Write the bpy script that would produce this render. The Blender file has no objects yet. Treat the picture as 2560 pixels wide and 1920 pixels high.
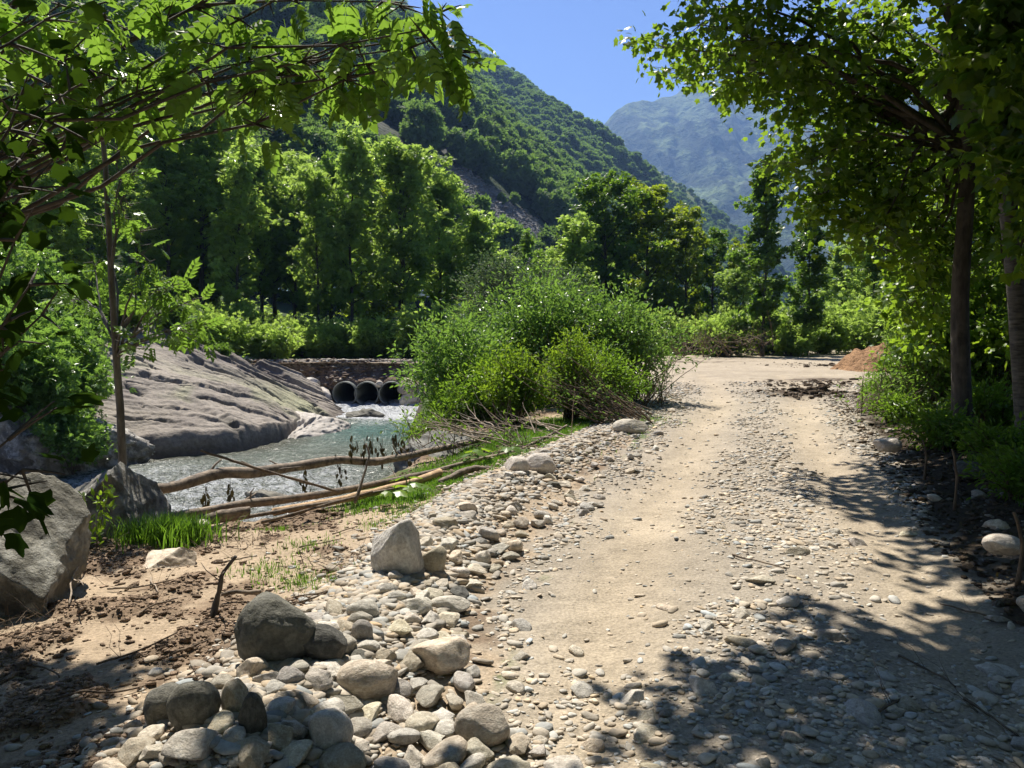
import bpy, bmesh, math, random
import numpy as np
from mathutils import Vector, Matrix, Euler

SC = bpy.context.scene
COL = SC.collection
R = math.radians

# ---------------------------------------------------------------- camera
CAM_H = 1.7
FPX, HORIZ = 804.0, 324.0            # focal length in pixels of a 1024 wide frame, row of the horizon
cam_d = bpy.data.cameras.new("camera")
cam = bpy.data.objects.new("camera", cam_d)
COL.objects.link(cam)
cam_d.sensor_width = 36.0
cam_d.lens = FPX / 1024 * 36
cam_d.clip_start = 0.05
cam_d.clip_end = 20000
cam.location = (0, 0, CAM_H)
PITCH = math.atan((384 - HORIZ) / FPX)
cam.rotation_euler = (R(90) - PITCH, 0, 0)
SC.camera = cam

# ---------------------------------------------------------------- light
SUN_EL, SUN_AZ = 58.0, -20.0          # azimuth from +Y, negative = to the left
w = bpy.data.worlds.new("World")
SC.world = w
w.use_nodes = True
nt = w.node_tree
sky = nt.nodes.new("ShaderNodeTexSky")
sky.sky_type = 'NISHITA'
sky.sun_disc = False
sky.sun_elevation = R(SUN_EL)
sky.sun_rotation = R(SUN_AZ)
sky.altitude = 900
sky.air_density = 1.0
sky.dust_density = 0.1
sky.ozone_density = 2.5
bgn = nt.nodes["Background"]
bgn.inputs[1].default_value = 0.052
hsv = nt.nodes.new('ShaderNodeHueSaturation')
hsv.inputs['Saturation'].default_value = 1.18
hsv.inputs['Hue'].default_value = 0.52
nt.links.new(sky.outputs[0], hsv.inputs['Color'])
nt.links.new(hsv.outputs[0], bgn.inputs[0])
sd = bpy.data.lights.new("sun", 'SUN')
sd.energy = 5.0
sd.angle = R(0.53)
sd.color = (1.0, 0.935, 0.83)
sun = bpy.data.objects.new("sun", sd)
COL.objects.link(sun)
SV = Vector((math.sin(R(SUN_AZ)) * math.cos(R(SUN_EL)), math.cos(R(SUN_AZ)) * math.cos(R(SUN_EL)), math.sin(R(SUN_EL))))
sun.rotation_euler = SV.to_track_quat('Z', 'Y').to_euler()
sun.location = (0, 0, 60)

SC.render.engine = 'CYCLES'
SC.view_settings.view_transform = 'Standard'
SC.view_settings.look = 'None'
SC.view_settings.exposure = 1.12
SC.view_settings.gamma = 1.0
cy = SC.cycles
cy.max_bounces = 6
cy.diffuse_bounces = 3
cy.glossy_bounces = 2
cy.transmission_bounces = 3
cy.volume_bounces = 0
cy.transparent_max_bounces = 4
cy.use_denoising = True
cy.sample_clamp_indirect = 6

# ---------------------------------------------------------------- projection helpers (pixel of a 1024x768 frame -> world)
_cp, _sp = math.cos(PITCH), math.sin(PITCH)
def ray(px, py):
    cx, cy_ = (px - 512) / FPX, (384 - py) / FPX
    return np.array([cx, _cp + cy_ * _sp, -_sp + cy_ * _cp])
def G(px, py, z=0.0):                 # on the level z
    d = ray(px, py)
    t = (z - CAM_H) / d[2]
    return np.array([d[0] * t, d[1] * t, z])
def P(px, py, Y):                     # at the distance Y
    d = ray(px, py)
    t = Y / d[1]
    return np.array([d[0] * t, Y, CAM_H + d[2] * t])
def proj(p):
    x, y, z = p[..., 0], p[..., 1], p[..., 2] - CAM_H
    dep = y * _cp - z * _sp
    up = y * _sp + z * _cp
    return 512 + FPX * x / dep, 384 - FPX * up / dep

# ---------------------------------------------------------------- noise
def _hash(ix, iy, iz, s):
    h = (ix.astype(np.int64) * 374761393 + iy.astype(np.int64) * 668265263 + iz.astype(np.int64) * 2147483647 + s * 974634777) & 0xFFFFFFFF
    h = ((h ^ (h >> 13)) * 1274126177) & 0xFFFFFFFF
    h = (h ^ (h >> 16))
    h = (h * 2246822519) & 0xFFFFFFFF
    return ((h ^ (h >> 15)) & 0xFFFFFF) / float(0xFFFFFF)
def vn(x, y, z=0.0, s=0):
    x = np.asarray(x, float); y = np.asarray(y, float); z = np.asarray(z, float) + 0 * x
    ix, iy, iz = np.floor(x), np.floor(y), np.floor(z)
    fx, fy, fz = x - ix, y - iy, z - iz
    fx, fy, fz = fx * fx * (3 - 2 * fx), fy * fy * (3 - 2 * fy), fz * fz * (3 - 2 * fz)
    r = 0
    for dx in (0, 1):
        for dy in (0, 1):
            for dz in (0, 1):
                r = r + _hash(ix + dx, iy + dy, iz + dz, s) * (fx if dx else 1 - fx) * (fy if dy else 1 - fy) * (fz if dz else 1 - fz)
    return r * 2 - 1
def fbm(x, y, z=0.0, s=0, o=4, g=0.5):
    a, r, t = 1.0, 0, 0
    for i in range(o):
        r = r + a * vn(x, y, z, s + i * 17)
        t += a
        a *= g
        x, y, z = np.asarray(x) * 2.03 + 5.1, np.asarray(y) * 2.03 + 3.7, np.asarray(z) * 2.03
    return r / t
def ridged(x, y, z=0.0, s=0, o=4):
    a, r, t = 1.0, 0, 0
    for i in range(o):
        r = r + a * (1 - np.abs(vn(x, y, z, s + i * 31)) * 2)
        t += a
        a *= 0.5
        x, y, z = np.asarray(x) * 2.1, np.asarray(y) * 2.1, np.asarray(z) * 2.1
    return r / t
def sst(a, b, x):
    t = np.clip((x - a) / (b - a), 0, 1)
    return t * t * (3 - 2 * t)
def seg_dist(x, y, pl):
    d = np.full(np.shape(x), 1e9)
    for (ax, ay), (bx, by) in zip(pl[:-1], pl[1:]):
        vx, vy = bx - ax, by - ay
        t = np.clip(((x - ax) * vx + (y - ay) * vy) / (vx * vx + vy * vy + 1e-9), 0, 1)
        d = np.minimum(d, np.hypot(x - ax - t * vx, y - ay - t * vy))
    return d
def inside(x, y, pl):
    c = np.zeros(np.shape(x), bool)
    n = len(pl)
    for i in range(n):
        (ax, ay), (bx, by) = pl[i], pl[(i + 1) % n]
        if ay == by: continue
        c ^= ((ay > y) != (by > y)) & (x < (bx - ax) * (y - ay) / (by - ay) + ax)
    return c
def sdf(x, y, pl):                    # negative inside
    d = seg_dist(x, y, list(pl) + [pl[0]])
    return np.where(inside(x, y, pl), -d, d)

# ---------------------------------------------------------------- object helpers
def tag(o, label=None, cat=None, group=None, kind=None):
    if label: o['label'] = label
    if cat: o['category'] = cat
    if group: o['group'] = group
    if kind: o['kind'] = kind
    return o
def make_mesh(name, V, F, mat=None, attrs=None, smooth=True):
    """F: an (M,k) array or a list of such arrays"""
    V = np.ascontiguousarray(V, np.float32)
    if not isinstance(F, (list, tuple)): F = [F]
    F = [np.asarray(f, np.int32) for f in F if len(f)]
    me = bpy.data.meshes.new(name)
    me.vertices.add(len(V))
    me.vertices.foreach_set('co', V.ravel())
    li = np.concatenate([f.ravel() for f in F])
    cnt = np.concatenate([np.full(len(f), f.shape[1], np.int32) for f in F])
    st = np.concatenate([[0], np.cumsum(cnt)[:-1]]).astype(np.int32)
    me.loops.add(len(li))
    me.loops.foreach_set('vertex_index', li)
    me.polygons.add(len(cnt))
    me.polygons.foreach_set('loop_start', st)
    me.polygons.foreach_set('loop_total', cnt)
    me.polygons.foreach_set('use_smooth', np.full(len(cnt), smooth))
    me.update(calc_edges=True)
    for k, v in (attrs or {}).items():
        v = np.asarray(v, np.float32)
        if v.ndim == 1:
            a = me.attributes.new(k, 'FLOAT', 'POINT')
            a.data.foreach_set('value', v)
        else:
            if v.shape[1] == 3: v = np.concatenate([v, np.ones((len(v), 1), np.float32)], 1)
            a = me.attributes.new(k, 'FLOAT_COLOR', 'POINT')
            a.data.foreach_set('color', v.ravel())
    if mat: me.materials.append(mat)
    return me
def link(name, me, parent=None, loc=None, rot=None, scl=None):
    o = bpy.data.objects.new(name, me)
    COL.objects.link(o)
    if parent: o.parent = parent
    if loc is not None: o.location = tuple(loc)
    if rot is not None: o.rotation_euler = rot
    if scl is not None: o.scale = (scl, scl, scl) if np.isscalar(scl) else tuple(scl)
    return o
def empty(name, loc, label, cat, group=None, rz=0.0):
    o = link(name, None, None, loc, (0, 0, rz))
    o.empty_display_size = 0.2
    return tag(o, label, cat, group)

# ---------------------------------------------------------------- materials
def newmat(name):
    m = bpy.data.materials.new(name)
    m.use_nodes = True
    n = m.node_tree.nodes
    return m, n, m.node_tree.links, n['Principled BSDF'], n['Material Output']
def N(n, t, **kw):
    x = n.new(t)
    for k, v in kw.items():
        if k.startswith('i_'): x.inputs[int(k[2:])].default_value = v
        else: setattr(x, k, v)
    return x
def mixc(n, l, fac, a, b, mode='MIX'):
    m = n.new('ShaderNodeMix'); m.data_type = 'RGBA'; m.blend_type = mode
    for s, v in ((0, fac), (6, a), (7, b)):
        if hasattr(v, 'is_linked') or hasattr(v, 'links'): l.new(v, m.inputs[s])
        else: m.inputs[s].default_value = v if s == 0 else (*v, 1)
    return m.outputs[2]
def ramp(n, l, src, stops):
    r = n.new('ShaderNodeValToRGB')
    e = r.color_ramp.elements
    while len(e) < len(stops): e.new(0.5)
    for i, (p, c) in enumerate(stops):
        e[i].position = p
        e[i].color = (c, c, c, 1) if np.isscalar(c) else (*c, 1)
    l.new(src, r.inputs[0])
    return r.outputs[0]
def noise(n, l, vec, scale, detail=4, rough=0.55):
    t = n.new('ShaderNodeTexNoise')
    t.inputs['Scale'].default_value = scale
    t.inputs['Detail'].default_value = detail
    t.inputs['Roughness'].default_value = rough
    l.new(vec, t.inputs['Vector'])
    return t.outputs['Fac']
def bump(n, l, h, strength, dist, prev=None):
    b = n.new('ShaderNodeBump')
    b.inputs['Strength'].default_value = strength
    b.inputs['Distance'].default_value = dist
    l.new(h, b.inputs['Height'])
    if prev is not None: l.new(prev, b.inputs['Normal'])
    return b.outputs[0]

def leaf_mat(name, dark, light, trans, tfac=0.42, gloss=0.38):
    m, n, l, bs, out = newmat(name)
    at = N(n, 'ShaderNodeAttribute', attribute_name='rnd')
    oi = N(n, 'ShaderNodeObjectInfo')
    mul = N(n, 'ShaderNodeMath', operation='MULTIPLY_ADD', i_1=0.9 if 'hill' in name else 0.5, i_2=-0.45 if 'hill' in name else -0.25)
    l.new(oi.outputs['Random'], mul.inputs[0])
    add = N(n, 'ShaderNodeMath', operation='ADD', use_clamp=True)
    l.new(at.outputs['Fac'], add.inputs[0]); l.new(mul.outputs[0], add.inputs[1])
    c = mixc(n, l, add.outputs[0], dark, light)
    tc = mixc(n, l, add.outputs[0], tuple(x * 0.75 for x in trans), trans)
    l.new(c, bs.inputs['Base Color'])
    bs.inputs['Roughness'].default_value = gloss
    bs.inputs['Specular IOR Level'].default_value = 0.08 if 'deep' in name else 0.3
    tr = N(n, 'ShaderNodeBsdfTranslucent')
    l.new(tc, tr.inputs[0])
    mx = N(n, 'ShaderNodeMixShader', i_0=tfac)
    top = bs.outputs[0]
    if 'deep' in name:
        df = N(n, 'ShaderNodeBsdfDiffuse'); l.new(c, df.inputs[0]); top = df.outputs[0]
    l.new(top, mx.inputs[1]); l.new(tr.outputs[0], mx.inputs[2])
    l.new(mx.outputs[0], out.inputs[0])
    return m
LM = {
    'ash':    leaf_mat('ash leaf', (.038, .078, .014), (.10, .165, .028), (.30, .52, .055)),
    'far':    leaf_mat('grove leaf', (.065, .120, .024), (.19, .28, .055), (.52, .74, .12), 0.5),
    'dark':   leaf_mat('beech leaf', (.034, .080, .012), (.095, .165, .02), (.28, .48, .035), 0.45),
    'olive':  leaf_mat('olive green leaf', (.075, .12, .010), (.17, .22, .02), (.46, .60, .035), 0.48),
    'yellow': leaf_mat('fresh yellow green leaf', (.07, .14, .010), (.13, .22, .015), (.34, .52, .03), 0.45),
    'willow': leaf_mat('willow leaf', (.055, .12, .030), (.13, .22, .06), (.30, .52, .07), 0.40, 0.30),
    'grey':   leaf_mat('grey willow leaf', (.06, .10, .045), (.12, .17, .08), (.15, .24, .07), 0.3, 0.5),
    'maple':  leaf_mat('maple leaf', (.026, .060, .008), (.075, .135, .012), (.32, .50, .035), 0.45),
    'shade':  leaf_mat('deep shaded leaf', (.014, .034, .006), (.030, .062, .008), (.05, .10, .008), 0.35, 0.65),  # shade of the crown above is put into this darkened leaf colour
    'hill':   leaf_mat('hillside crown', (.034, .075, .022), (.15, .225, .055), (.24, .40, .07), 0.40, 0.7),
    'grass':  leaf_mat('grass blade', (.055, .13, .012), (.12, .22, .02), (.22, .42, .03), 0.4),
    'dry':    leaf_mat('withered leaf', (.035, .030, .012), (.08, .065, .025), (.06, .05, .015), 0.2, 0.7),
}
def bark_mat(name, a, b, scale=14, lent=False, even=False):
    m, n, l, bs, out = newmat(name)
    tc = N(n, 'ShaderNodeTexCoord'); mp = N(n, 'ShaderNodeMapping')
    mp.inputs['Scale'].default_value = (1, 1, 1) if even else ((1, 1, 5.0) if lent else (1, 1, 0.22))
    l.new(tc.outputs['Object'], mp.inputs[0])
    f = noise(n, l, mp.outputs[0], scale, 6, 0.65)
    f2 = noise(n, l, tc.outputs['Object'], scale * 0.35, 4, 0.6)
    c = mixc(n, l, ramp(n, l, f, [(0.35, 0.0), (0.65, 1.0)]), a, b)
    c = mixc(n, l, ramp(n, l, f2, [(0.5, 0.0), (0.7, 0.55)]), c, tuple(x * 1.5 for x in b))
    l.new(c, bs.inputs['Base Color'])
    bs.inputs['Roughness'].default_value = 0.85
    l.new(bump(n, l, f, 0.8, 0.02), bs.inputs['Normal'])
    return m
BARK = bark_mat('dark bark', (.025, .020, .015), (.085, .070, .055))
BARKG = bark_mat('grey bark', (.045, .040, .034), (.15, .14, .12), 18)
BIRCH = bark_mat('pale ringed bark', (.035, .030, .024), (.14, .125, .10), 7, True)
LOGM = bark_mat('stripped log bark', (.075, .056, .040), (.27, .21, .15), 16, even=True)
CUTM = bark_mat('fresh cut wood', (.38, .24, .12), (.55, .38, .22), 30)
TWIGM = bark_mat('dry twig', (.05, .035, .022), (.17, .12, .075), 25)
PALET = bark_mat('bleached twig', (.22, .17, .12), (.42, .34, .26), 25)

def rock_mat(name, cols, scale=3.0, lichen=0.25, bumpd=0.02, seed_by_object=True, crack=True, bstr=0.7):
    """cols: dark, mid, light albedo"""
    m, n, l, bs, out = newmat(name)
    tc = N(n, 'ShaderNodeTexCoord')
    oi = N(n, 'ShaderNodeObjectInfo')
    mu = N(n, 'ShaderNodeMath', operation='MULTIPLY', i_1=40.0)
    l.new(oi.outputs['Random'], mu.inputs[0])
    va = N(n, 'ShaderNodeVectorMath', operation='ADD')
    l.new(tc.outputs['Object'], va.inputs[0]); l.new(mu.outputs[0], va.inputs[1])
    v = va.outputs[0]
    f = noise(n, l, v, scale, 7, 0.62)
    f2 = noise(n, l, v, scale * 6, 6, 0.7)
    f3 = noise(n, l, v, scale * 1.7, 4, 0.6)
    c = mixc(n, l, ramp(n, l, f, [(0.3, 0.0), (0.62, 1.0)]), cols[0], cols[1])
    c = mixc(n, l, ramp(n, l, f3, [(0.48, 0.0), (0.62, lichen * 2)]), c, cols[2])
    # value per object
    vr = N(n, 'ShaderNodeMapRange', i_3=0.66, i_4=1.22)
    l.new(oi.outputs['Random'], vr.inputs[0])
    sp = ramp(n, l, f2, [(0.32, 0.66), (0.55, 1.0), (0.75, 1.15)])
    c = mixc(n, l, 1.0, c, sp, 'MULTIPLY')
    hs = N(n, 'ShaderNodeHueSaturation')
    l.new(c, hs.inputs['Color'])
    if seed_by_object: l.new(vr.outputs[0], hs.inputs['Value'])
    fr = N(n, 'ShaderNodeMath', operation='MULTIPLY', i_1=7.31); l.new(oi.outputs['Random'], fr.inputs[0])
    fr2 = N(n, 'ShaderNodeMath', operation='FRACT'); l.new(fr.outputs[0], fr2.inputs[0])
    mr = N(n, 'ShaderNodeMapRange', i_3=0.55, i_4=1.25); l.new(fr2.outputs[0], mr.inputs[0])
    if seed_by_object: l.new(mr.outputs[0], hs.inputs['Saturation'])
    f5 = N(n, 'ShaderNodeMath', operation='MULTIPLY', i_1=13.7); l.new(oi.outputs['Random'], f5.inputs[0])
    f6 = N(n, 'ShaderNodeMath', operation='FRACT'); l.new(f5.outputs[0], f6.inputs[0])
    hr = N(n, 'ShaderNodeMapRange', i_3=0.488, i_4=0.516); l.new(f6.outputs[0], hr.inputs[0])
    if seed_by_object: l.new(hr.outputs[0], hs.inputs['Hue'])
    l.new(hs.outputs[0], bs.inputs['Base Color'])
    bs.inputs['Roughness'].default_value = 0.78
    bs.inputs['Specular IOR Level'].default_value = 0.3
    b = bump(n, l, f, bstr, bumpd * 2.5)
    b = bump(n, l, f2, bstr, bumpd, b)
    l.new(b, bs.inputs['Normal'])
    return m
STONE = rock_mat('river stone', ((.37, .315, .24), (.57, .50, .395), (.70, .645, .53)), 4.0, 0.3, 0.010)
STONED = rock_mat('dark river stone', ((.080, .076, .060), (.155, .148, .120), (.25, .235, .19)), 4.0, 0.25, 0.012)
BOULD = rock_mat('lichen boulder', ((.10, .090, .070), (.29, .265, .215), (.48, .455, .395)), 3.2, 0.48, 0.035, bstr=1.0)
SLABM = rock_mat('slab rock', ((.13, .105, .095), (.31, .265, .215), (.38, .39, .22)), 0.45, 0.32, 0.05, False)

def vcol_mat(name, rough=0.95, bumps=((60, 0.5, 0.01),), fine=90, tint=0.35, spec=0.15):
    m, n, l, bs, out = newmat(name)
    at = N(n, 'ShaderNodeAttribute', attribute_name='Col')
    tc = N(n, 'ShaderNodeTexCoord')
    f = noise(n, l, tc.outputs['Object'], fine, 6, 0.7)
    c = mixc(n, l, 1.0, at.outputs['Color'], ramp(n, l, f, [(0.3, 1 - tint), (0.5, 1.0), (0.72, 1 + tint)]), 'MULTIPLY')
    l.new(c, bs.inputs['Base Color'])
    bs.inputs['Roughness'].default_value = rough
    bs.inputs['Specular IOR Level'].default_value = spec
    pv = None
    for s, st, d in bumps:
        pv = bump(n, l, noise(n, l, tc.outputs['Object'], s, 5, 0.65), st, d, pv)
    l.new(pv, bs.inputs['Normal'])
    return m
GROUNDM = vcol_mat('earth', bumps=((9, 0.5, 0.05), (45, 0.7, 0.015)), fine=55, tint=0.4)
GRAVELM = vcol_mat('gravel stone', 0.8, ((30, 0.5, 0.01),), 40, 0.22, 0.25)
MOUNTM = vcol_mat('mountainside', 0.95, ((0.08, 0.8, 4.0), (0.5, 0.6, 0.8)), 0.25, 0.3)
FARM = vcol_mat('far mountainside', 0.95, ((0.006, 0.8, 60.0), (0.03, 0.9, 18.0)), 0.04, 0.55)
BANKM = vcol_mat('crumbled earth', 0.95, ((5, 0.8, 0.12), (20, 0.8, 0.04)), 12, 0.5)

# ---------------------------------------------------------------- the lie of the land
NEAR = [(-40, 1.5), (-14, 4.6), (-7.5, 6.0), (-5.0, 6.9), (-4.2, 8.0), (-3.6, 8.0), (-3.2, 7.3), (-2.2, 7.5), (-1.75, 8.3), (-1.35, 10.0),
        (-1.1, 11.4), (-1.4, 16), (-2.1, 22), (-2.8, 30), (-3.0, 34.4)]
FARB = [(-3.0, 36.5), (-12.6, 36.5), (-13.2, 31), (-14.0, 28.8), (-17, 26.8), (-25, 24.5), (-40, 22)]
RIVER = NEAR + FARB
BANKLINE = [tuple(G(a, b)[:2]) for a, b in ((225, 768), (290, 700), (350, 650), (395, 600), (428, 555), (462, 520), (515, 482), (585, 445), (640, 408), (672, 388))]
RL = [(-.6, -6), (-.3, 3.0), (-.14, 3.63), (-.07, 4.95), (.1, 5.8), (.85, 8.7), (1.9, 11.8), (3.2, 17), (3.7, 20), (3.6, 24), (1.0, 29), (-3, 31.0), (-9, 35.0), (-20, 37), (-60, 41)]
RR = [(-60, 45), (-20, 41), (-9, 39.0), (-3, 38.6), (5, 40), (10, 44.5), (16, 50), (30, 58), (34, 52), (22, 42), (17, 34), (14, 28), (10, 22.4), (7.7, 18), (6.2, 14.2), (5.5, 11.8), (4.2, 8.2), (3.2, 5.8), (2.8, 4.3), (2.5, 3), (2.4, -6)]
ROAD = RL + RR
RUT_L = [(.2, -4), (.4, 3.6), (.68, 5), (1.2, 7), (1.9, 9), (2.7, 11.8), (4.4, 17), (5.6, 22), (6.5, 28)]
RUT_R = [(2.1, -4), (2.3, 4), (2.65, 5), (3.4, 7.8), (4.4, 11.8), (5.8, 16), (7.5, 21), (9, 27)]
RUT_X = [(-20, 39), (-9, 37), (0, 35), (6, 33), (12, 35), (18, 42)]

def H(x, y, detail=True):
    x = np.asarray(x, float); y = np.asarray(y, float)
    rd = sdf(x, y, ROAD)
    z = 0.05 * fbm(x * .35, y * .35, 0, 3, 3)
    # rising bank under the trees on the right, level clearing beyond
    dr = np.clip(x - np.interp(y, [-5, 3, 6, 12, 18, 24, 30, 60], [2.6, 2.7, 3.4, 5.6, 7.7, 11, 15, 34]), 0, 12)
    z = z + 0.13 * dr ** 0.9 * (1 - 0.5 * sst(22, 40, y))
    # land behind the rock slab and to the left climbs to the slope
    z = z + sst(-11, -34, x) * sst(24, 30, y) * 5.0
    z = z + sst(60, 300, y) * 6 + sst(52, 75, y) * 0.6
    # stone bank shoulder along the road
    bd = seg_dist(x, y, BANKLINE)
    z = z + 0.15 * np.exp(-(bd / 0.42) ** 2) * (1 - sst(9, 14, y))
    # road: shallow ruts and crown
    for rt in (RUT_L, RUT_R):
        z = z - 0.045 * np.exp(-(seg_dist(x, y, rt) / 0.28) ** 2)
    # bare clearing on the left lies a little lower
    mudm = sst(0.1, 0.8, bd) * (x < np.interp(y, [3, 6, 12, 16], [-1.1, -.4, 1.6, 2.5])) * (1 - sst(11, 14, y))
    z = z - 0.07 * mudm
    if detail:
        cl = fbm(x * 2.3, y * 2.3, 0, 11, 3)
        clod = sst(0.0, 0.35, cl) * mudm
        z = z + clod * (0.035 + 0.05 * np.clip(fbm(x * 9, y * 9, 0, 12, 3), 0, 1)) + 0.012 * fbm(x * 7, y * 7, 0, 15, 3)
        z = z + (rd < .2) * 0.018 * fbm(x * 4, y * 4, 0, 21, 4)
        z = z + sst(0.1, 0.7, rd) * (dr > 0) * 0.06 * fbm(x * 3, y * 3, 0, 25, 4)
        hump = np.exp(-(((x - 6.9) / 1.1) ** 2 + ((y - 19.4) / .55) ** 2))
        z = z + hump * (.12 + .22 * np.clip(fbm(x * 2.4, y * 2.4, 0, 27, 4), -.3, 1))
    sr = sdf(x, y, RIVER)
    wd = np.where(x > -1.9 - 0.02 * y, 1.6, 1.25)
    z0 = z
    z = z * (1 - sst(0, 1, -sr / wd)) + (-2.35 + 0.18 * fbm(x * .8, y * .8, 0, 31, 3)) * sst(0, 1, -sr / wd)
    z = z - 0.12 * np.exp(-((sr - 0.1) / 0.5) ** 2) * (y < 33)
    return np.where((y > 34.75), z0, z)

def axis(lo, a, b, hi, step, grow):
    mid = list(np.arange(a, b + 1e-6, step))
    up, s, v = [], step, b
    while v < hi: s *= grow; v += s; up.append(v)
    dn, s, v = [], step, a
    while v > lo: s *= grow; v -= s; dn.append(v)
    return np.array(dn[::-1] + mid + up)
xs = axis(-900, -5.2, 6.5, 900, 0.034, 1.035)
yl = [1.6]
while yl[-1] < 33: yl.append(yl[-1] + max(.02, .0075 * yl[-1]))
while yl[-1] < 37: yl.append(yl[-1] + .15)
while yl[-1] < 1500: yl.append(yl[-1] + .011 * yl[-1])
pre, s = [], .03
v = 1.6
while v > -30: s *= 1.12; v -= s; pre.append(v)
ys = np.array(pre[::-1] + yl)
GX, GY = np.meshgrid(xs, ys)
GZ = H(GX, GY)

def ground_colour(x, y, z):
    def c3(*c): return np.array(c, float)
    n1 = fbm(x * .9, y * .9, 0, 41, 4); n2 = fbm(x * 4, y * 4, 0, 43, 4); n3 = fbm(x * 14, y * 14, 0, 47, 3)
    rd = sdf(x, y, ROAD) + 0.25 * n2
    bd = seg_dist(x, y, BANKLINE)
    rut = np.maximum(np.exp(-(seg_dist(x, y, RUT_L) / .42) ** 2), np.exp(-(seg_dist(x, y, RUT_R) / .45) ** 2))
    rut = np.maximum(rut, sst(19, 24, y) * .7)
    e = lambda a: a[..., None]
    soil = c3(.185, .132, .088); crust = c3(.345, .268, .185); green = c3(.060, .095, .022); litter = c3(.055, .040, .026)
    sand = c3(.35, .292, .215); grav = c3(.30, .262, .21)
    col = green * (1 + .5 * e(n2)) + 0 * e(x)
    road = sand * e(rut) + grav * e(1 - rut)
    road = road * (1 + .16 * e(n1) + .16 * e(n2) + .14 * e(n3))
    mudr = (x < np.interp(y, [3, 6, 12, 16], [-.2, .3, 1.9, 2.5])) & (y < 16)
    cl = fbm(x * 2.3, y * 2.3, 0, 11, 3)
    cm = sst(-.10, .16, cl + .35 * n2 + .18 * n3)
    mud = crust * e(1 - cm) * (1 + .12 * e(n1) + .15 * e(n3)) + soil * e(cm) * (1 + .3 * e(n3))
    gz = sst(.1, -.25, seg_dist(x, y, [(-1.3, 8.6), (-.6, 10.2), (.2, 12.6), (1.0, 14.0)]) - .75 + .3 * n2)
    mud = mud * (1 - e(gz)) + green * e(gz)
    col = np.where(e(mudr), mud, col)
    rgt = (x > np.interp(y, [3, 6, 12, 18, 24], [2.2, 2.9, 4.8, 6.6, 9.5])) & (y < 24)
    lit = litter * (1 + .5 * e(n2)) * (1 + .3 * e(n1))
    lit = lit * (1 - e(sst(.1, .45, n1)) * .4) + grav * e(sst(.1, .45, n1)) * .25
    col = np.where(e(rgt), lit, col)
    k = sst(.12, -.12, rd)
    col = col * (1 - e(k)) + road * e(k)
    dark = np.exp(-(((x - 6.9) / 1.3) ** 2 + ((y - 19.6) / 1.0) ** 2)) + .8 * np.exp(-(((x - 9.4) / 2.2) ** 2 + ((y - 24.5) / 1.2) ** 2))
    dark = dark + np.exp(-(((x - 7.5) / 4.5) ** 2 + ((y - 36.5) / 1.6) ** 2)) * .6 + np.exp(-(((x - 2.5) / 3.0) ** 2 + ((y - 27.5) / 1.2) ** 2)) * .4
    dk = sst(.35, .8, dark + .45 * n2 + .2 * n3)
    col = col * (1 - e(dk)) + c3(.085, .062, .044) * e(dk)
    bk = np.exp(-(bd / .5) ** 2) * (y < 20)
    col = col * (1 - .6 * e(bk)) + grav * .75 * .6 * e(bk)
    wet = sst(-.25, -.9, z)
    col = col * (1 - e(wet)) + c3(.10, .085, .06) * e(wet)
    dirt = sst(31, 32.5, y) * sst(-15, -13, x) * sst(-5, -7, x) * (y < 37)
    col = col * (1 - e(dirt)) + c3(.20, .15, .105) * (1 + .3 * e(n2)) * e(dirt)
    far = sst(46, 60, y)
    col = col * (1 - e(far)) + c3(.035, .055, .018) * e(far)
    return np.clip(col, .01, .6)
GC = ground_colour(GX, GY, GZ)
ny, nx = GX.shape
idx = np.arange(ny * nx).reshape(ny, nx)
Q = np.stack([idx[:-1, :-1], idx[:-1, 1:], idx[1:, 1:], idx[1:, :-1]], -1).reshape(-1, 4)
V = np.stack([GX, GY, GZ], -1).reshape(-1, 3)
C = GC.reshape(-1, 3)
qc = V[Q].mean(1)
# the steep cut at the culvert is a wall of its own: leave it out of the sheet
steep = (np.ptp(V[Q][:, :, 2], 1) > 1.0) & (qc[:, 1] > 34) & (qc[:, 1] < 36.8) & (qc[:, 0] > -13.4) & (qc[:, 0] < -2)
Q = Q[~steep]; qc = qc[~steep]
isroad = sdf(qc[:, 0], qc[:, 1], ROAD) < 0
isbed = (sdf(qc[:, 0], qc[:, 1], RIVER) < -0.4) & (qc[:, 1] < 34.75)
def submesh(name, sel):
    q = Q[sel]
    u, inv = np.unique(q, return_inverse=True)
    o = link(name, make_mesh(name, V[u], inv.reshape(-1, 4), GROUNDM, {'Col': C[u]}))
    return tag(o, kind='structure')
submesh('ground', ~isroad & ~isbed)
submesh('road', isroad)
submesh('riverbed', isbed & ~isroad)

# ---------------------------------------------------------------- mountains
def lerp_table(t, keys): 
    k = np.array([a[0] for a in keys], float)
    return [np.interp(t, k, [a[i] for a in keys]) for i in range(1, len(keys[0]))]
CREST = [(-700, -250, 420), (-200, -260, 440), (100, -180, 500), (300, -75, 620), (400, 10, 800), (449, 46, 1150), (491, 62, 1200), (523, 83, 1200), (556, 104, 1150),
         (602, 134, 1050), (648, 164, 980), (694, 197, 940), (727, 222, 920), (780, 268, 900), (840, 318, 880)]
FOOT = [(-700, 300, 52), (-200, 292, 62), (200, 290, 72), (400, 285, 95), (470, 283, 120), (560, 284, 170), (650, 296, 330), (727, 310, 600), (780, 315, 760), (840, 322, 850)]
us = np.linspace(-700, 840, 420); vs = np.linspace(0, 1.25, 240)
cp, cY = lerp_table(us, CREST); fp, fY = lerp_table(us, FOOT)
C0 = np.array([P(u, p_, y_) for u, p_, y_ in zip(us, cp, cY)]); F0 = np.array([P(u, p_, y_) for u, p_, y_ in zip(us, fp, fY)])
vv = vs[:, None, None]
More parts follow.
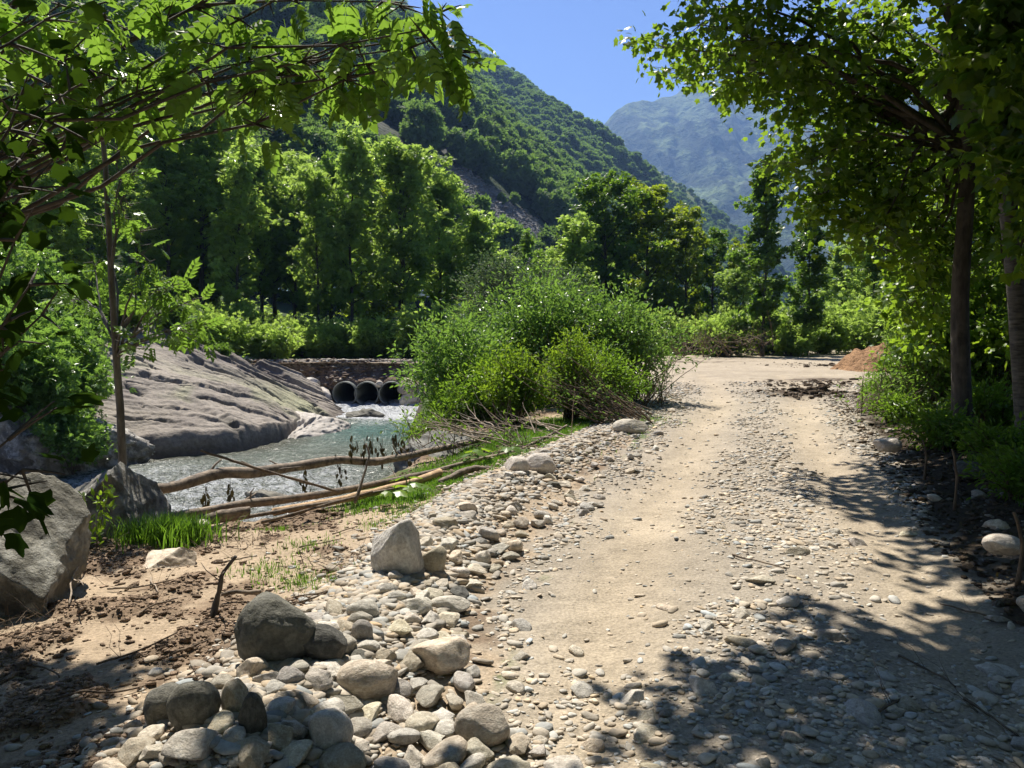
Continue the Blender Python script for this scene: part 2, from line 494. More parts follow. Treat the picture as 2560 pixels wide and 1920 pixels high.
M = F0[None] + (C0 - F0)[None] * np.minimum(vv, 1.0)
back = np.clip(vv - 1, 0, 1)
M = M + back * np.array([0.3, 1.0, -0.9]) * 500
env = np.sin(np.pi * np.clip(vs, 0, 1)) ** .6
env = env[:, None]
dist = M[..., 1]
gul = ridged(M[..., 0] * .006 + M[..., 1] * .004, M[..., 1] * .0028 - M[..., 0] * .002, 0, 61, 4)
sm = fbm(M[..., 0] * .03, M[..., 1] * .03, 0, 65, 4)
M[..., 2] += env * (gul - .3) * np.clip(dist * .055, 3, 34) + env * sm * np.clip(dist * .02, 1.5, 6)
M[..., 2] += (1 - env) * (vs[:, None] > .5) * fbm(M[..., 0] * .02, M[..., 1] * .02, 0, 67, 4) * 5
MU, MV = np.meshgrid(us, vs)
ppx, ppy = proj(M)
SCREE = [(428, 160), (445, 168), (470, 178), (500, 200), (530, 222), (565, 246), (560, 262), (470, 262), (482, 240), (462, 210), (436, 185)]
scr = inside(ppx + 6 * sm, ppy + 4 * gul, SCREE)
scree = (sst(6, -4, np.where(scr, -5.0, seg_dist(ppx, ppy, SCREE + [SCREE[0]])))) * (MV < .95)
grassy = sst(.76, .93, MV + .05 * sm + .03 * gul) * sst(430, 470, MU) * (1 - .5 * sst(640, 720, MU))
crag = sst(.18, .45, fbm(M[..., 0] * .018, M[..., 1] * .018, M[..., 2] * .03, 71, 4)) * (dist < 420)
e = lambda a: a[..., None]
mc = np.array([.030, .050, .016]) * (1 + .4 * e(sm))
mc = mc * (1 - e(crag)) + np.array([.085, .080, .072]) * e(crag)
mc = mc * (1 - e(grassy)) + np.array([.19, .235, .075]) * e(grassy)
scn = fbm(M[..., 0] * .2, M[..., 2] * .4, 0, 73, 3)
mc = mc * (1 - e(scree)) + np.array([.15, .145, .135]) * (1 + .35 * e(scn)) * e(scree)
nv, nu = M.shape[:2]
ix = np.arange(nv * nu).reshape(nv, nu)
MQ = np.stack([ix[:-1, :-1], ix[:-1, 1:], ix[1:, 1:], ix[1:, :-1]], -1).reshape(-1, 4)
tag(link('mountain', make_mesh('mountain', M.reshape(-1, 3), MQ, MOUNTM, {'Col': mc.reshape(-1, 3)})), kind='structure')

# far mountain up the valley
FC = [(380, 200, 3300), (520, 165, 3200), (590, 135, 3000), (604, 124, 2950), (616, 111, 2950), (628, 104, 2950), (642, 100, 3000), (652, 101, 3000), (664, 95, 3050), (676, 94, 3100), (684, 87, 3150), (697, 82, 3200),
      (712, 80, 3200), (728, 83, 3250), (742, 93, 3250), (760, 99, 3200), (800, 108, 3100), (860, 96, 2900), (950, 90, 2700), (1100, 70, 2500), (1500, -40, 2000)]
FF = [(380, 312, 1900), (700, 312, 1500), (1000, 310, 1100), (1500, 300, 500)]
us2 = np.linspace(380, 1500, 760); vs2 = np.linspace(0, 1.2, 300)
cp, cY = lerp_table(us2, FC); fp, fY = lerp_table(us2, FF)
C1 = np.array([P(u, p_, y_) for u, p_, y_ in zip(us2, cp, cY)]); F1 = np.array([P(u, p_, y_) for u, p_, y_ in zip(us2, fp, fY)])
vv = vs2[:, None, None]
K = F1[None] + (C1 - F1)[None] * np.minimum(vv, 1.0) + np.clip(vv - 1, 0, 1) * np.array([0.2, 1.0, -0.8]) * 1500
env = (np.sin(np.pi * np.clip(vs2, 0, 1)) ** .5)[:, None]
g1 = ridged(K[..., 0] * .0026 + K[..., 2] * .0006, K[..., 1] * .0010, 0, 81, 5)
g2 = fbm(K[..., 0] * .012, K[..., 1] * .010, K[..., 2] * .008, 85, 4)
K[..., 2] += env * (g1 - .2) * 130 + env * g2 * 40 + env * fbm(K[..., 0] * .035, K[..., 1] * .03, K[..., 2] * .02, 95, 3) * 14
K[..., 2] += (1 - env) * (vs2[:, None] > .5) * fbm(K[..., 0] * .012, K[..., 1] * .01, 0, 87, 4) * 14
tex = fbm(K[..., 0] * .030, K[..., 1] * .008 + K[..., 2] * .010, 0, 93, 4)
wood = sst(-.10, .20, .55 * tex + fbm(K[..., 0] * .006, K[..., 1] * .004, K[..., 2] * .006, 91, 5) + .5 * (0.75 - np.clip(vs2, 0, 1)[:, None]))
kc = np.array([.085, .12, .045]) * (1 + .3 * e(g2)) * (1 - e(wood)) + np.array([.020, .034, .014]) * e(wood)
cr = sst(.25, .55, g1 * .6 + g2 * .5) * .7
kc = kc * (1 - e(cr)) + np.array([.16, .15, .135]) * e(cr)
nv2, nu2 = K.shape[:2]
ix = np.arange(nv2 * nu2).reshape(nv2, nu2)
KQ = np.stack([ix[:-1, :-1], ix[:-1, 1:], ix[1:, 1:], ix[1:, :-1]], -1).reshape(-1, 4)
tag(link('far_mountain', make_mesh('far_mountain', K.reshape(-1, 3), KQ, FARM, {'Col': kc.reshape(-1, 3)})), kind='structure')

# ---------------------------------------------------------------- water
wx = np.arange(-30, -0.6, 0.065); wy = np.arange(5, 35.6, 0.065)
WX, WY = np.meshgrid(wx, wy)
def rapid(x, y):
    a = sst(30.0, 33.2, y) + .75 * np.exp(-(((y - 29.3) / 1.0) ** 2)) * sst(-7, -4.6, x)
    b = sst(21.5, 17.5, y) * sst(-3.0, -4.2, x) * .8
    return np.clip(a + b, 0, 1)
rp = rapid(WX, WY)
wn = fbm(WX * 1.4, WY * 1.9, 0, 101, 3); wn2 = ridged(WX * 2.6, WY * 3.4, 0, 105, 3); wn3 = fbm(WX * 6, WY * 8, 0, 107, 2)
wz = -1.86 + sst(29, 34, WY) * .12 + (.03 + .08 * rp) * wn + (.025 + .07 * rp) * wn2 + (.02 + .045 * rp) * wn3
foam = sst(.25, .50, rp * (.55 + .45 * wn2) * (y_f := sst(26.5, 33, WY)) + .55 * y_f * wn * .4 + sst(28.0, 32.2, WY) * .6)
foam = np.maximum(foam, .95 * sst(.45, .8, wn2) * sst(.2, .7, rp) * sst(-.1, .3, wn))
turq = np.exp(-(((WY - 27.0) / 3.0) ** 2)) * sst(-7.0, -5.0, WX)
shallow = sst(1.6, .2, seg_dist(WX, WY, [(-16, 19.2), (-10, 20.8), (-7.6, 23), (-6.9, 28.5), (-6.6, 31)])) * .7 + sst(22, 17, WY) * .25
iw = np.arange(WX.size).reshape(WX.shape)
WQ = np.stack([iw[:-1, :-1], iw[:-1, 1:], iw[1:, 1:], iw[1:, :-1]], -1).reshape(-1, 4)
m, n, l, bs, out = newmat('river water')
tc = N(n, 'ShaderNodeTexCoord')
af = N(n, 'ShaderNodeAttribute', attribute_name='foam'); at = N(n, 'ShaderNodeAttribute', attribute_name='turq'); ash_ = N(n, 'ShaderNodeAttribute', attribute_name='shallow')
f = noise(n, l, tc.outputs['Object'], 1.3, 5, 0.6)
c = mixc(n, l, f, (.12, .155, .115), (.29, .33, .27))
c = mixc(n, l, at.outputs['Fac'], c, (.085, .215, .185))
c = mixc(n, l, ash_.outputs['Fac'], c, (.110, .095, .055))
fn = noise(n, l, tc.outputs['Object'], 14, 5, 0.7)
fm = N(n, 'ShaderNodeMath', operation='MULTIPLY_ADD', i_1=0.9, i_2=-0.42); l.new(fn, fm.inputs[0])
fa = N(n, 'ShaderNodeMath', operation='ADD', use_clamp=True); l.new(fm.outputs[0], fa.inputs[0]); l.new(af.outputs['Fac'], fa.inputs[1])
fs0 = ramp(n, l, fa.outputs[0], [(0.25, 0.0), (0.75, 1.0)])
ar = N(n, 'ShaderNodeAttribute', attribute_name='rap')
mpf = N(n, 'ShaderNodeMapping'); mpf.inputs['Scale'].default_value = (1, 2.0, 1); l.new(tc.outputs['Object'], mpf.inputs[0])
fk = ramp(n, l, noise(n, l, mpf.outputs[0], 6.5, 6, 0.75), [(0.44, 0.0), (0.53, 1.0)])  # white flecks painted for both foam and sun sparkle on the rapids
fk2 = ramp(n, l, noise(n, l, tc.outputs['Object'], 1.1, 3, 0.6), [(0.34, 0.25), (0.55, 1.0)])
mm = N(n, 'ShaderNodeMath', operation='MULTIPLY'); l.new(fk, mm.inputs[0]); l.new(ar.outputs['Fac'], mm.inputs[1])
mm2 = N(n, 'ShaderNodeMath', operation='MULTIPLY'); l.new(mm.outputs[0], mm2.inputs[0]); l.new(fk2, mm2.inputs[1])
mx_ = N(n, 'ShaderNodeMath', operation='MAXIMUM'); l.new(mm2.outputs[0], mx_.inputs[0]); l.new(fs0, mx_.inputs[1])
fs = mx_.outputs[0]
c = mixc(n, l, fs, c, (.80, .83, .84))
l.new(c, bs.inputs['Base Color'])
rr = mixc(n, l, fs, (.24, .24, .24), (.55, .55, .55))
l.new(rr, bs.inputs['Roughness'])
bs.inputs['IOR'].default_value = 1.33
mp = N(n, 'ShaderNodeMapping'); mp.inputs['Scale'].default_value = (1, 1.7, 1); l.new(tc.outputs['Object'], mp.inputs[0])
b = bump(n, l, noise(n, l, mp.outputs[0], 5, 4, 0.6), 1.0, 0.5)
b = bump(n, l, noise(n, l, mp.outputs[0], 24, 3, 0.7), 1.0, 0.16, b)
bs.inputs['Specular IOR Level'].default_value = 0.9
l.new(b, bs.inputs['Normal'])
WATERM = m
tag(link('water', make_mesh('water', np.stack([WX, WY, wz], -1).reshape(-1, 3), WQ, WATERM,
    {'rap': rp.ravel(), 'foam': foam.ravel(), 'turq': turq.ravel(), 'shallow': np.clip(shallow, 0, 1).ravel()})), kind='structure')

# ---------------------------------------------------------------- rock shapes
def ico(sub):
    bm = bmesh.new()
    bmesh.ops.create_icosphere(bm, subdivisions=sub, radius=1)
    v = np.array([x.co[:] for x in bm.verts]); f = np.array([[x.index for x in g.verts] for g in bm.faces])
    bm.free()
    return v, f
ICO = {s_: ico(s_) for s_ in (1, 2, 3, 4, 5, 6)}
def rock_verts(seed, sub=4, planes=9, cut=(.55, .85), rough=.05, dims=(1, .8, .6), soft=.15, freq=2.5, fix=()):
    rg = np.random.RandomState(seed)
    v, f = ICO[sub]
    v = v.copy()
    for a_, b_, c_, d_ in fix:
        nrm = np.array([a_, b_, c_]) / math.sqrt(a_ * a_ + b_ * b_ + c_ * c_)
        s_ = v @ nrm - d_
        v -= np.where(s_ > 0, s_ * .97, 0)[:, None] * nrm
    for i in range(planes):
        nrm = rg.normal(size=3); nrm /= np.linalg.norm(nrm)
        d = rg.uniform(*cut)
        s_ = v @ nrm - d
        v -= np.where(s_ > 0, s_ * (1 - soft), 0)[:, None] * nrm
    o = rg.uniform(-50, 50, 3)
    r_ = fbm(v[:, 0] * freq * .5 + o[0], v[:, 1] * freq * .5 + o[1], v[:, 2] * freq * .5 + o[2], seed, 2) * rough * 1.6 + fbm(v[:, 0] * freq * 2 + o[1], v[:, 1] * freq * 2, v[:, 2] * freq * 2, seed + 5, 3) * rough * .6
    v *= (1 + r_)[:, None]
    v -= (v.max(0) + v.min(0)) / 2
    v /= np.abs(v).max(0)
    return v * np.array(dims) * .5, f
def rock_mesh(name, seed, mat, **kw):
    v, f = rock_verts(seed, **kw)
    return make_mesh(name, v, f, mat)
STONES = [rock_mesh('stone', 100 + i, STONE, sub=4, planes=(8, 12, 16)[i % 3], cut=((.45, .82), (.4, .75), (.45, .78))[i % 3], rough=(.06, .08, .1)[i % 3],
                    dims=[(1, .74, .42), (1, .8, .55), (1, .62, .40), (1, .86, .62)][i % 4], soft=(.2, .05, .1)[i % 3]) for i in range(14)]
STONESD = []
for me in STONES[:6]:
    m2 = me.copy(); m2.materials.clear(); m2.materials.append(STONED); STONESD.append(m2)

def put_stone(me, x, y, size, rg, name='stone', label=None, cat='stone', group=None, sink=.36, z=None, flat=True, scl=None, rot=None):
    s = np.array([size * rg.uniform(.85, 1.15), size * rg.uniform(.85, 1.15), size * rg.uniform(.8, 1.2)]) if scl is None else np.array(scl)
    ro = (rg.normal() * .16, rg.normal() * .16, rg.uniform(0, 6.28)) if rot is None else rot
    zz = float(H(x, y)) if z is None else z
    o = link(name, me, None, (x, y, zz + s[2] * .3 * (1 - sink * 1.2)), ro, s)
    return tag(o, label, cat, group)

rg = np.random.RandomState(5)
placed = []      # x, y, r
# stones that stand out: px box left, right, base row, height px, z of ground, mesh seed params, label
SPECIAL = [
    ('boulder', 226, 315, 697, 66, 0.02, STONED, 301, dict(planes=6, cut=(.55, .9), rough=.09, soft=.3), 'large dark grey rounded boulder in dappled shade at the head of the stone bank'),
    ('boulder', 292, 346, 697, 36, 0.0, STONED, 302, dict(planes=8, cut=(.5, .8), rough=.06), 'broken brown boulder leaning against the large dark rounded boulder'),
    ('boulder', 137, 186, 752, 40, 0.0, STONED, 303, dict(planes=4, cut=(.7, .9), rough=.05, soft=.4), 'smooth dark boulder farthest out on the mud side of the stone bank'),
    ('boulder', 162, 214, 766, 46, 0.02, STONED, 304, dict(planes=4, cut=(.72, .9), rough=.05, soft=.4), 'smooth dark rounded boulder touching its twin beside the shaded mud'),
    ('boulder', 366, 421, 602, 54, 0.0, STONE, 305, dict(planes=10, cut=(.5, .85), rough=.09, soft=.1), 'tall tan pitted boulder standing at the edge of the bare mud'),
    ('stone', 419, 447, 590, 27, 0.03, STONE, 306, dict(planes=7, cut=(.62, .85), rough=.04), 'squat round grey stone close to the tall tan boulder'),
    ('stone', 524, 557, 478, 19, 0.05, STONE, 307, dict(planes=5, cut=(.6, .9), rough=.05), 'long pale stone on top of the bank beside the green grass strip'),
    ('stone', 506, 530, 484, 15, 0.03, STONE, 308, dict(planes=8, cut=(.6, .9), rough=.05), 'grey stone tucked under the long pale stone by the grass'),
    ('stone', 614, 650, 437, 14, 0.0, STONE, 309, dict(planes=5, cut=(.6, .9), rough=.05), 'pale rounded stone at the far end of the grass strip below the brush'),
    ('stone', 331, 395, 706, 33, 0.04, STONE, 310, dict(planes=6, cut=(.6, .9), rough=.05), 'broad cream stone in the middle of the stone bank'),
    ('stone', 408, 470, 682, 30, 0.0, STONE, 311, dict(planes=7, cut=(.6, .9), rough=.06), 'speckled cream stone at the road side of the stone bank'),
    ('stone', 452, 512, 745, 34, 0.0, STONE, 312, dict(planes=5, cut=(.65, .92), rough=.05), 'broad flat sunlit stone where the bank meets the track'),
    ('stone', 236, 266, 768, 42, 0.03, STONED, 313, dict(planes=8, cut=(.6, .9), rough=.05), 'narrow dark stone standing on its end at the foot of the bank'),
    ('stone', 218, 246, 750, 36, 0.03, STONE, 314, dict(planes=6, cut=(.6, .9), rough=.05), 'leaning oval grey stone beside the smooth dark boulders'),
    ('stone', 778, 806, 610, 10, 0.0, STONE, 315, dict(planes=5, cut=(.6, .9), rough=.05), 'pale oval stone lying alone between the wheel tracks'),
    ('stone', 188, 209, 530, 12, 0.0, STONE, 316, dict(planes=5, cut=(.6, .9), rough=.05), 'grey stone next to the cut end of the short log'),
    ('stone', 960, 990, 476, 15, 0.15, STONED, 317, dict(planes=5, cut=(.6, .9), rough=.05), 'mossy stone on the shaded bank under the maple'),
    ('stone', 878, 905, 449, 12, 0.15, STONE, 318, dict(planes=5, cut=(.6, .9), rough=.05), 'pale angular stone by the roots of the roadside brush'),
    ('stone', 992, 1030, 552, 18, 0.2, STONE, 319, dict(planes=5, cut=(.6, .9), rough=.05), 'pale flat stone at the lower edge of the shaded grass'),
    ('stone', 345, 378, 637, 18, 0.06, STONE, 320, dict(planes=5, cut=(.6, .9), rough=.05), 'dull brown stone behind the head of the large dark boulder'),
    ('stone', 300, 350, 765, 40, 0.03, STONE, 321, dict(planes=6, cut=(.6, .92), rough=.05), 'rounded stone half in a leaf shadow at the foot of the bank'),
    ('stone', 428, 470, 625, 14, 0.0, STONE, 322, dict(planes=7, cut=(.6, .9), rough=.05), 'low flat grey stone on the road side below the squat round stone'),
    ('stone', 350, 372, 660, 22, 0.05, STONE, 323, dict(planes=6, cut=(.6, .9), rough=.05), 'egg shaped grey stone right of the broken brown boulder'),
]
for nm, x0, x1, yb, hp, z, mt, sd_, kw, lab in SPECIAL:
    b0 = G((x0 + x1) / 2, yb, z)
    Y = b0[1]
    wd = (x1 - x0) / FPX * Y * 1.02
    cyy = Y + wd * .35
    hh = hp / FPX * Y * 1.08
    me = rock_mesh(nm, sd_, mt, sub=5 if wd > .3 else 4, dims=(1, 1, 1), **kw)
    rz = rg.uniform(-.3, .3)
    zc = float(H(b0[0], cyy))
    dep = min(wd * .8, hh * 1.6)
    o = link(nm, me, None, (b0[0], cyy, max(zc, z - .03) + hh * .40), (0, rg.uniform(-.08, .08), rz), (wd, dep, hh * 1.15))
    tag(o, lab, 'boulder' if nm == 'boulder' else 'stone')
    placed.append((b0[0], cyy, wd * .46))

# the stones of the bank and the bigger stones of the track, one by one
def bank_density(px, py):
    """1 inside the zone of the stone bank, narrower away from the viewer"""
    poly_l = np.interp(py, [388, 410, 440, 475, 510, 545, 600, 640, 700, 740, 768], [655, 632, 588, 512, 452, 424, 380, 300, 215, 150, 110])
    poly_r = np.interp(py, [388, 410, 440, 475, 510, 545, 600, 640, 700, 740, 768], [690, 684, 668, 640, 585, 520, 470, 462, 490, 560, 640])
    return (px > poly_l) & (px < poly_r)
cand = []
tries = 0
rs = np.random.RandomState(8)
def free(x, y, r, k=.74):
    for a, b, q in placed:
        if (a - x) ** 2 + (b - y) ** 2 < ((r + q) * k) ** 2: return False
    return True
nbank = 0
sizes = np.concatenate([rs.uniform(.16, .22, 26), rs.uniform(.115, .16, 190), rs.uniform(.08, .12, 600)])
for s_ in sizes:
    for _ in range(40):
        py = 768 + 12 - (rs.uniform() ** 1.2) * 390
        px = rs.uniform(90, 700)
        if not bank_density(px, py): continue
        b0 = G(px, py, .05)
        if s_ > .16 and b0[1] > 7: continue
        if b0[1] > 8 and s_ < .11: continue
        if free(b0[0], b0[1], s_ * .42):
            placed.append((b0[0], b0[1], s_ * .42)); cand.append((b0[0], b0[1], s_, 0)); nbank += 1
            break
    if nbank > 190: break
GRP_B = 'stones of the bank along the track'
LAB_B = ['pale river stone lying in the stone bank beside the gravel track', 'dark grey river stone lying in the stone bank beside the gravel track']
for i, (x, y, s_, _) in enumerate(sorted(cand, key=lambda c: c[1])):
    dk = rs.uniform() < .035
    me = (STONESD if dk else STONES)[rs.randint(6 if dk else 14)]
    put_stone(me, x, y, s_, rs, label=LAB_B[1 if dk else 0], group=GRP_B + (', dark' if dk else ', pale'))
ct = 0
for _ in range(3000):
    py = 768 - rs.uniform() ** 1.3 * 330; px = rs.uniform(420, 1040)
    b0 = G(px, py, 0)
    if sdf(b0[0], b0[1], ROAD) > -.05: continue
    rutd = min(seg_dist(b0[0], b0[1], RUT_L), seg_dist(b0[0], b0[1], RUT_R))
    if rutd < .4 and rs.uniform() < .85 and b0[1] > 3.9: continue
    s_ = rs.uniform(.07, .13) + (.10 * rs.uniform() ** 3) if b0[1] < 7 else rs.uniform(.09, .14)
    if not free(b0[0], b0[1], s_ * .5, 1.0): continue
    placed.append((b0[0], b0[1], s_ * .5))
    put_stone(STONES[rs.randint(14)], b0[0], b0[1], s_, rs, label='flat pale stone bedded in the gravel track', group='larger stones bedded in the track', sink=.75)
    ct += 1
    if ct > 52: break
ct = 0
for _ in range(2000):
    y = rs.uniform(3.2, 15); x = np.interp(y, [3, 6, 12, 18], [2.6, 3.4, 5.6, 7.6]) + rs.uniform(0, 2.4)
    px_, py_ = proj(np.array([x, y, .1]))
    if px_ > 1060: continue
    s_ = rs.uniform(.10, .22)
    if not free(x, y, s_ * .5, 1.2): continue
    placed.append((x, y, s_ * .5))
    dk = rs.uniform() < .4
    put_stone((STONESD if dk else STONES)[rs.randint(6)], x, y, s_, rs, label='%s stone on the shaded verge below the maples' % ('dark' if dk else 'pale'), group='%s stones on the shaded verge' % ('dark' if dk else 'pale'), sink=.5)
    ct += 1
    if ct > 27: break

# ---------------------------------------------------------------- gravel and small stuff, nobody could count it
def blobs(n_var, sub, seed, dims):
    return [rock_verts(seed + i, sub=sub, planes=9, cut=(.5, .85), rough=.06, dims=dims) for i in range(n_var)]
BL1 = blobs(8, 2, 700, (1, .72, .36)); BL0 = blobs(6, 1, 800, (1, .75, .40))
def scatter_blobs(name, XY, S, cols, mat, bl, seed, sink=.3, zoff=None):
    rg = np.random.RandomState(seed)
    Zg = H(XY[:, 0], XY[:, 1]) if zoff is None else zoff
    Vs, Fs, Cs, base = [], [], [], 0
    kind = rg.randint(len(bl), size=len(XY))
    for k, (bv, bf) in enumerate(bl):
        sel = np.where(kind == k)[0]
        if not len(sel): continue
        a = rg.uniform(0, 6.28, len(sel)); t1 = rg.normal(0, .22, len(sel)); t2 = rg.normal(0, .22, len(sel))
        ca, sa = np.cos(a), np.sin(a)
        v = bv[None] * (S[sel, None, None] * rg.uniform(.75, 1.25, (len(sel), 1, 3)))
        x, y, z = v[..., 0], v[..., 1], v[..., 2]
        z = z + t1[:, None] * x * .6 + t2[:, None] * y * .6
        X = x * ca[:, None] - y * sa[:, None]; Y = x * sa[:, None] + y * ca[:, None]
        W = np.stack([X + XY[sel, 0, None], Y + XY[sel, 1, None], z + (Zg[sel] + S[sel] * .16 * (1 - sink * 2))[:, None]], -1)
        nb = len(bv)
        Vs.append(W.reshape(-1, 3))
        Fs.append((bf[None] + (base + np.arange(len(sel)) * nb)[:, None, None]).reshape(-1, 3))
        Cs.append(np.repeat(cols[sel], nb, 0)); base += len(sel) * nb
    o = link(name, make_mesh(name, np.concatenate(Vs), np.concatenate(Fs), mat, {'Col': np.concatenate(Cs)}))
    return o
def stone_cols(n_, rg, base=(.48, .425, .345)):
    v = rg.uniform(.62, 1.18, (n_, 1)); t = rg.normal(0, .07, (n_, 1))
    c = np.array(base) * v * np.concatenate([1 + t, 1 + 0 * t, 1 - t * 1.3], 1)
    return np.clip(c, .03, .6)
rg = np.random.RandomState(77)
def sample(n_, x0, x1, y0, y1, power=1.0):
    """more points where they are close to the path we stand on"""
    u = rg.uniform(size=n_)
    y = y0 * (y1 / y0) ** (u ** power)
    x = rg.uniform(x0, x1, n_)
    return np.stack([x, y], 1)
A = sample(120000, -3, 9.5, 2.4, 24, 1.0)
wgt = np.interp(A[:, 1], [2.4, 24], [3.2, 9.0])
A = A[np.abs(A[:, 0] - np.interp(A[:, 1], [2.4, 24], [.6, 5])) < wgt]
rd = sdf(A[:, 0], A[:, 1], ROAD); bd = seg_dist(A[:, 0], A[:, 1], BANKLINE)
rut = np.minimum(seg_dist(A[:, 0], A[:, 1], RUT_L), seg_dist(A[:, 0], A[:, 1], RUT_R))
patch = fbm(A[:, 0] * 1.1, A[:, 1] * 1.1, 0, 201, 3)
dens = np.where(rd < 0, sst(.26, .78, rut + .35 * patch) * (.35 + .9 * sst(-.3, .4, patch)) + .05, 0)
dens = np.maximum(dens, (rd < .0) * sst(4.2, 3.5, A[:, 1]) * .65)
dens = np.maximum(dens, np.exp(-(bd / .55) ** 2) * 1.0)
dens = np.where(A[:, 1] > 16, dens * .6, dens)
A = A[rg.uniform(size=len(A)) < dens]
S = np.clip(rg.lognormal(-3.55, .45, len(A)), .012, .095) * np.interp(A[:, 1], [3, 8, 20], [1, 1.15, 1.5])
nearm = A[:, 1] < 7.5
g1o = scatter_blobs('gravel', A[nearm][:34000], S[nearm][:34000], stone_cols(nearm.sum(), rg)[:34000], GRAVELM, BL1, 5, .3)
tag(g1o, 'loose pale gravel and pebbles strewn over the near part of the track', 'gravel', kind='stuff')
g2o = scatter_blobs('gravel', A[~nearm][:30000], S[~nearm][:30000], stone_cols((~nearm).sum(), rg)[:30000], GRAVELM, BL0, 6, .3)
tag(g2o, 'loose pale gravel on the track where it bends away past the brush', 'gravel', kind='stuff')
# rubble filling the bank between the counted stones
n_ = 14000
t = rg.uniform(size=n_)
bl = np.array(BANKLINE); seg = rg.randint(len(bl) - 1, size=n_)
B = bl[seg] * (1 - t[:, None]) + bl[seg + 1] * t[:, None]
B = B + rg.normal(0, 1, (n_, 2)) * np.interp(B[:, 1], [3, 5, 12], [.30, .20, .28])[:, None]
S = np.clip(rg.lognormal(-3.0, .42, n_), .02, .115)
o = scatter_blobs('rubble', B, S, stone_cols(n_, rg, (.40, .35, .28)), GRAVELM, BL1, 9, .1)
tag(o, 'small stones filling the gaps of the stone bank', 'rubble', kind='stuff')
# crumbs of dark earth
A = sample(110000, -4.4, 1.8, 2.6, 11.5)
okk = (A[:, 0] < np.interp(A[:, 1], [2.6, 4, 6, 12], [-1.3, -1.0, -.35, 1.3])) & (sdf(A[:, 0], A[:, 1], RIVER) > .05)
A = A[okk]
cl = fbm(A[:, 0] * 2.3, A[:, 1] * 2.3, 0, 11, 3)
A = A[rg.uniform(size=len(A)) < sst(-.12, .25, cl) * .9 + .08][:23000]
S = np.clip(rg.lognormal(-4.0, .55, len(A)), .008, .08)
cc = np.array([.27, .195, .135]) * rg.uniform(.6, 1.5, (len(A), 1))
o = scatter_blobs('soil_crumbs', A, S, cc, BANKM, BL0, 10, .2)
tag(o, 'dark crumbled earth clods scattered over the bare mud', 'soil', kind='stuff')
# earth clods on the shaded verge
A = sample(16000, 2.4, 9, 3.0, 20)
A = A[(A[:, 0] > np.interp(A[:, 1], [3, 6, 12, 18], [2.5, 3.2, 5.2, 7.0])) & (A[:, 0] < np.interp(A[:, 1], [3, 20], [3.5, 12]))][:6000]
S = np.clip(rg.lognormal(-3.2, .5, len(A)), .015, .13)
cc = np.where(rg.uniform(size=(len(A), 1)) < .3, .22, 1.0) * 0 + np.where(rg.uniform(size=(len(A), 1)) < .25, np.array([[.26, .24, .20]]), np.array([[.11, .08, .052]])) * rg.uniform(.6, 1.4, (len(A), 1))
o = scatter_blobs('soil_crumbs', A, S, cc, BANKM, BL0, 12, .2)
tag(o, 'dark earth and small stones on the shaded verge under the maples', 'soil', kind='stuff')

A = np.concatenate([np.array([7.3, 19.5]) + rg.normal(0, 1, (900, 2)) * np.array([.55, .45]), np.array([8.6, 22.5]) + rg.normal(0, 1, (350, 2)) * np.array([.9, .7]), np.array([13.5, 33]) + rg.normal(0, 1, (300, 2)) * np.array([1.5, 1.0])])
S = np.clip(rg.lognormal(-2.9, .6, len(A)), .02, .26)
o = scatter_blobs('soil_crumbs', A, S, np.array([.10, .072, .048]) * rg.uniform(.6, 1.4, (len(A), 1)), BANKM, BL0, 14, .1)
tag(o, 'heaps of dark earth clods on the clearing where the track widens', 'soil', kind='stuff')

# ---------------------------------------------------------------- big boulders beside the river
def boulder(label, seed, loc, dims, rot, mat=BOULD, name='boulder', **kw):
    a = dict(sub=6, planes=12, cut=(.45, .8), rough=.07, dims=(1, 1, 1), soft=.06, freq=3.2)
    a.update(kw)
    v, f = rock_verts(seed, **a)
    v = v * np.array(dims)
    # slanting layers of the rock
    q = v[:, 0] * .75 + v[:, 2] * .85 + .12 * fbm(v[:, 0] * 2, v[:, 1] * 2, v[:, 2] * 2, seed, 3)
    nr = v / (np.linalg.norm(v, axis=1)[:, None] + 1e-6)
    v = v + nr * ((ridged(q * 4.0, v[:, 1] * 1.3, 0, seed + 3, 5) * .045 + fbm(v[:, 0] * 9, v[:, 1] * 9, v[:, 2] * 9, seed + 6, 4) * .018) * max(dims))[:, None]
    o = link(name, make_mesh(name, v, f, mat), None, loc, rot)
    return tag(o, label, 'boulder')
boulder('huge pale lichened boulder leaning at the edge of the bare mud', 411, (-3.28, 4.95, .16), (.95, 1.0, 1.2), (0, 0, 0), fix=((.60, -.30, .74, .22), (.1, -.9, -.35, .5), (-.4, .3, .8, .6), (.9, .1, -.2, .62)), planes=5, cut=(.7, .95))
boulder('jagged grey boulder at the river edge behind the tuft of tall grass', 415, (-3.50, 6.85, .08), (1.0, .85, .86), (0, 0, 0), fix=((-.55, -.25, .80, .32), (.15, -.95, .22, .42), (.9, -.1, .45, .38), (0, .6, .8, .5)), planes=5, cut=(.7, .95))
boulder('low flat boulder half buried between the two large boulders', 418, (-2.5, 5.75, -.04), (.45, .36, .24), (0, R(12), R(-20)), STONE)
boulder('dark boulder standing in the river beyond the long logs', 421, (-.95, 11.7, -.55), (1.5, 1.2, 1.3), (0, 0, .4), STONED)
boulder('dark wet rock in the white water below the culvert', 423, (-5.6, 30.6, -1.78), (1.5, .9, .5), (0, 0, .1), STONED, 'rock')
boulder('wet brown rock breaking the rapids beyond the long log', 425, (-5.0, 16.2, -1.88), (.9, .6, .42), (0, 0, .1), STONED, 'rock')
boulder('long low rock shelf in the shade at the foot of the slab', 427, (-11.6, 19.7, -1.15), (4.2, 3.2, 2.2), (R(4), R(10), R(-12)), BOULD, 'rock')
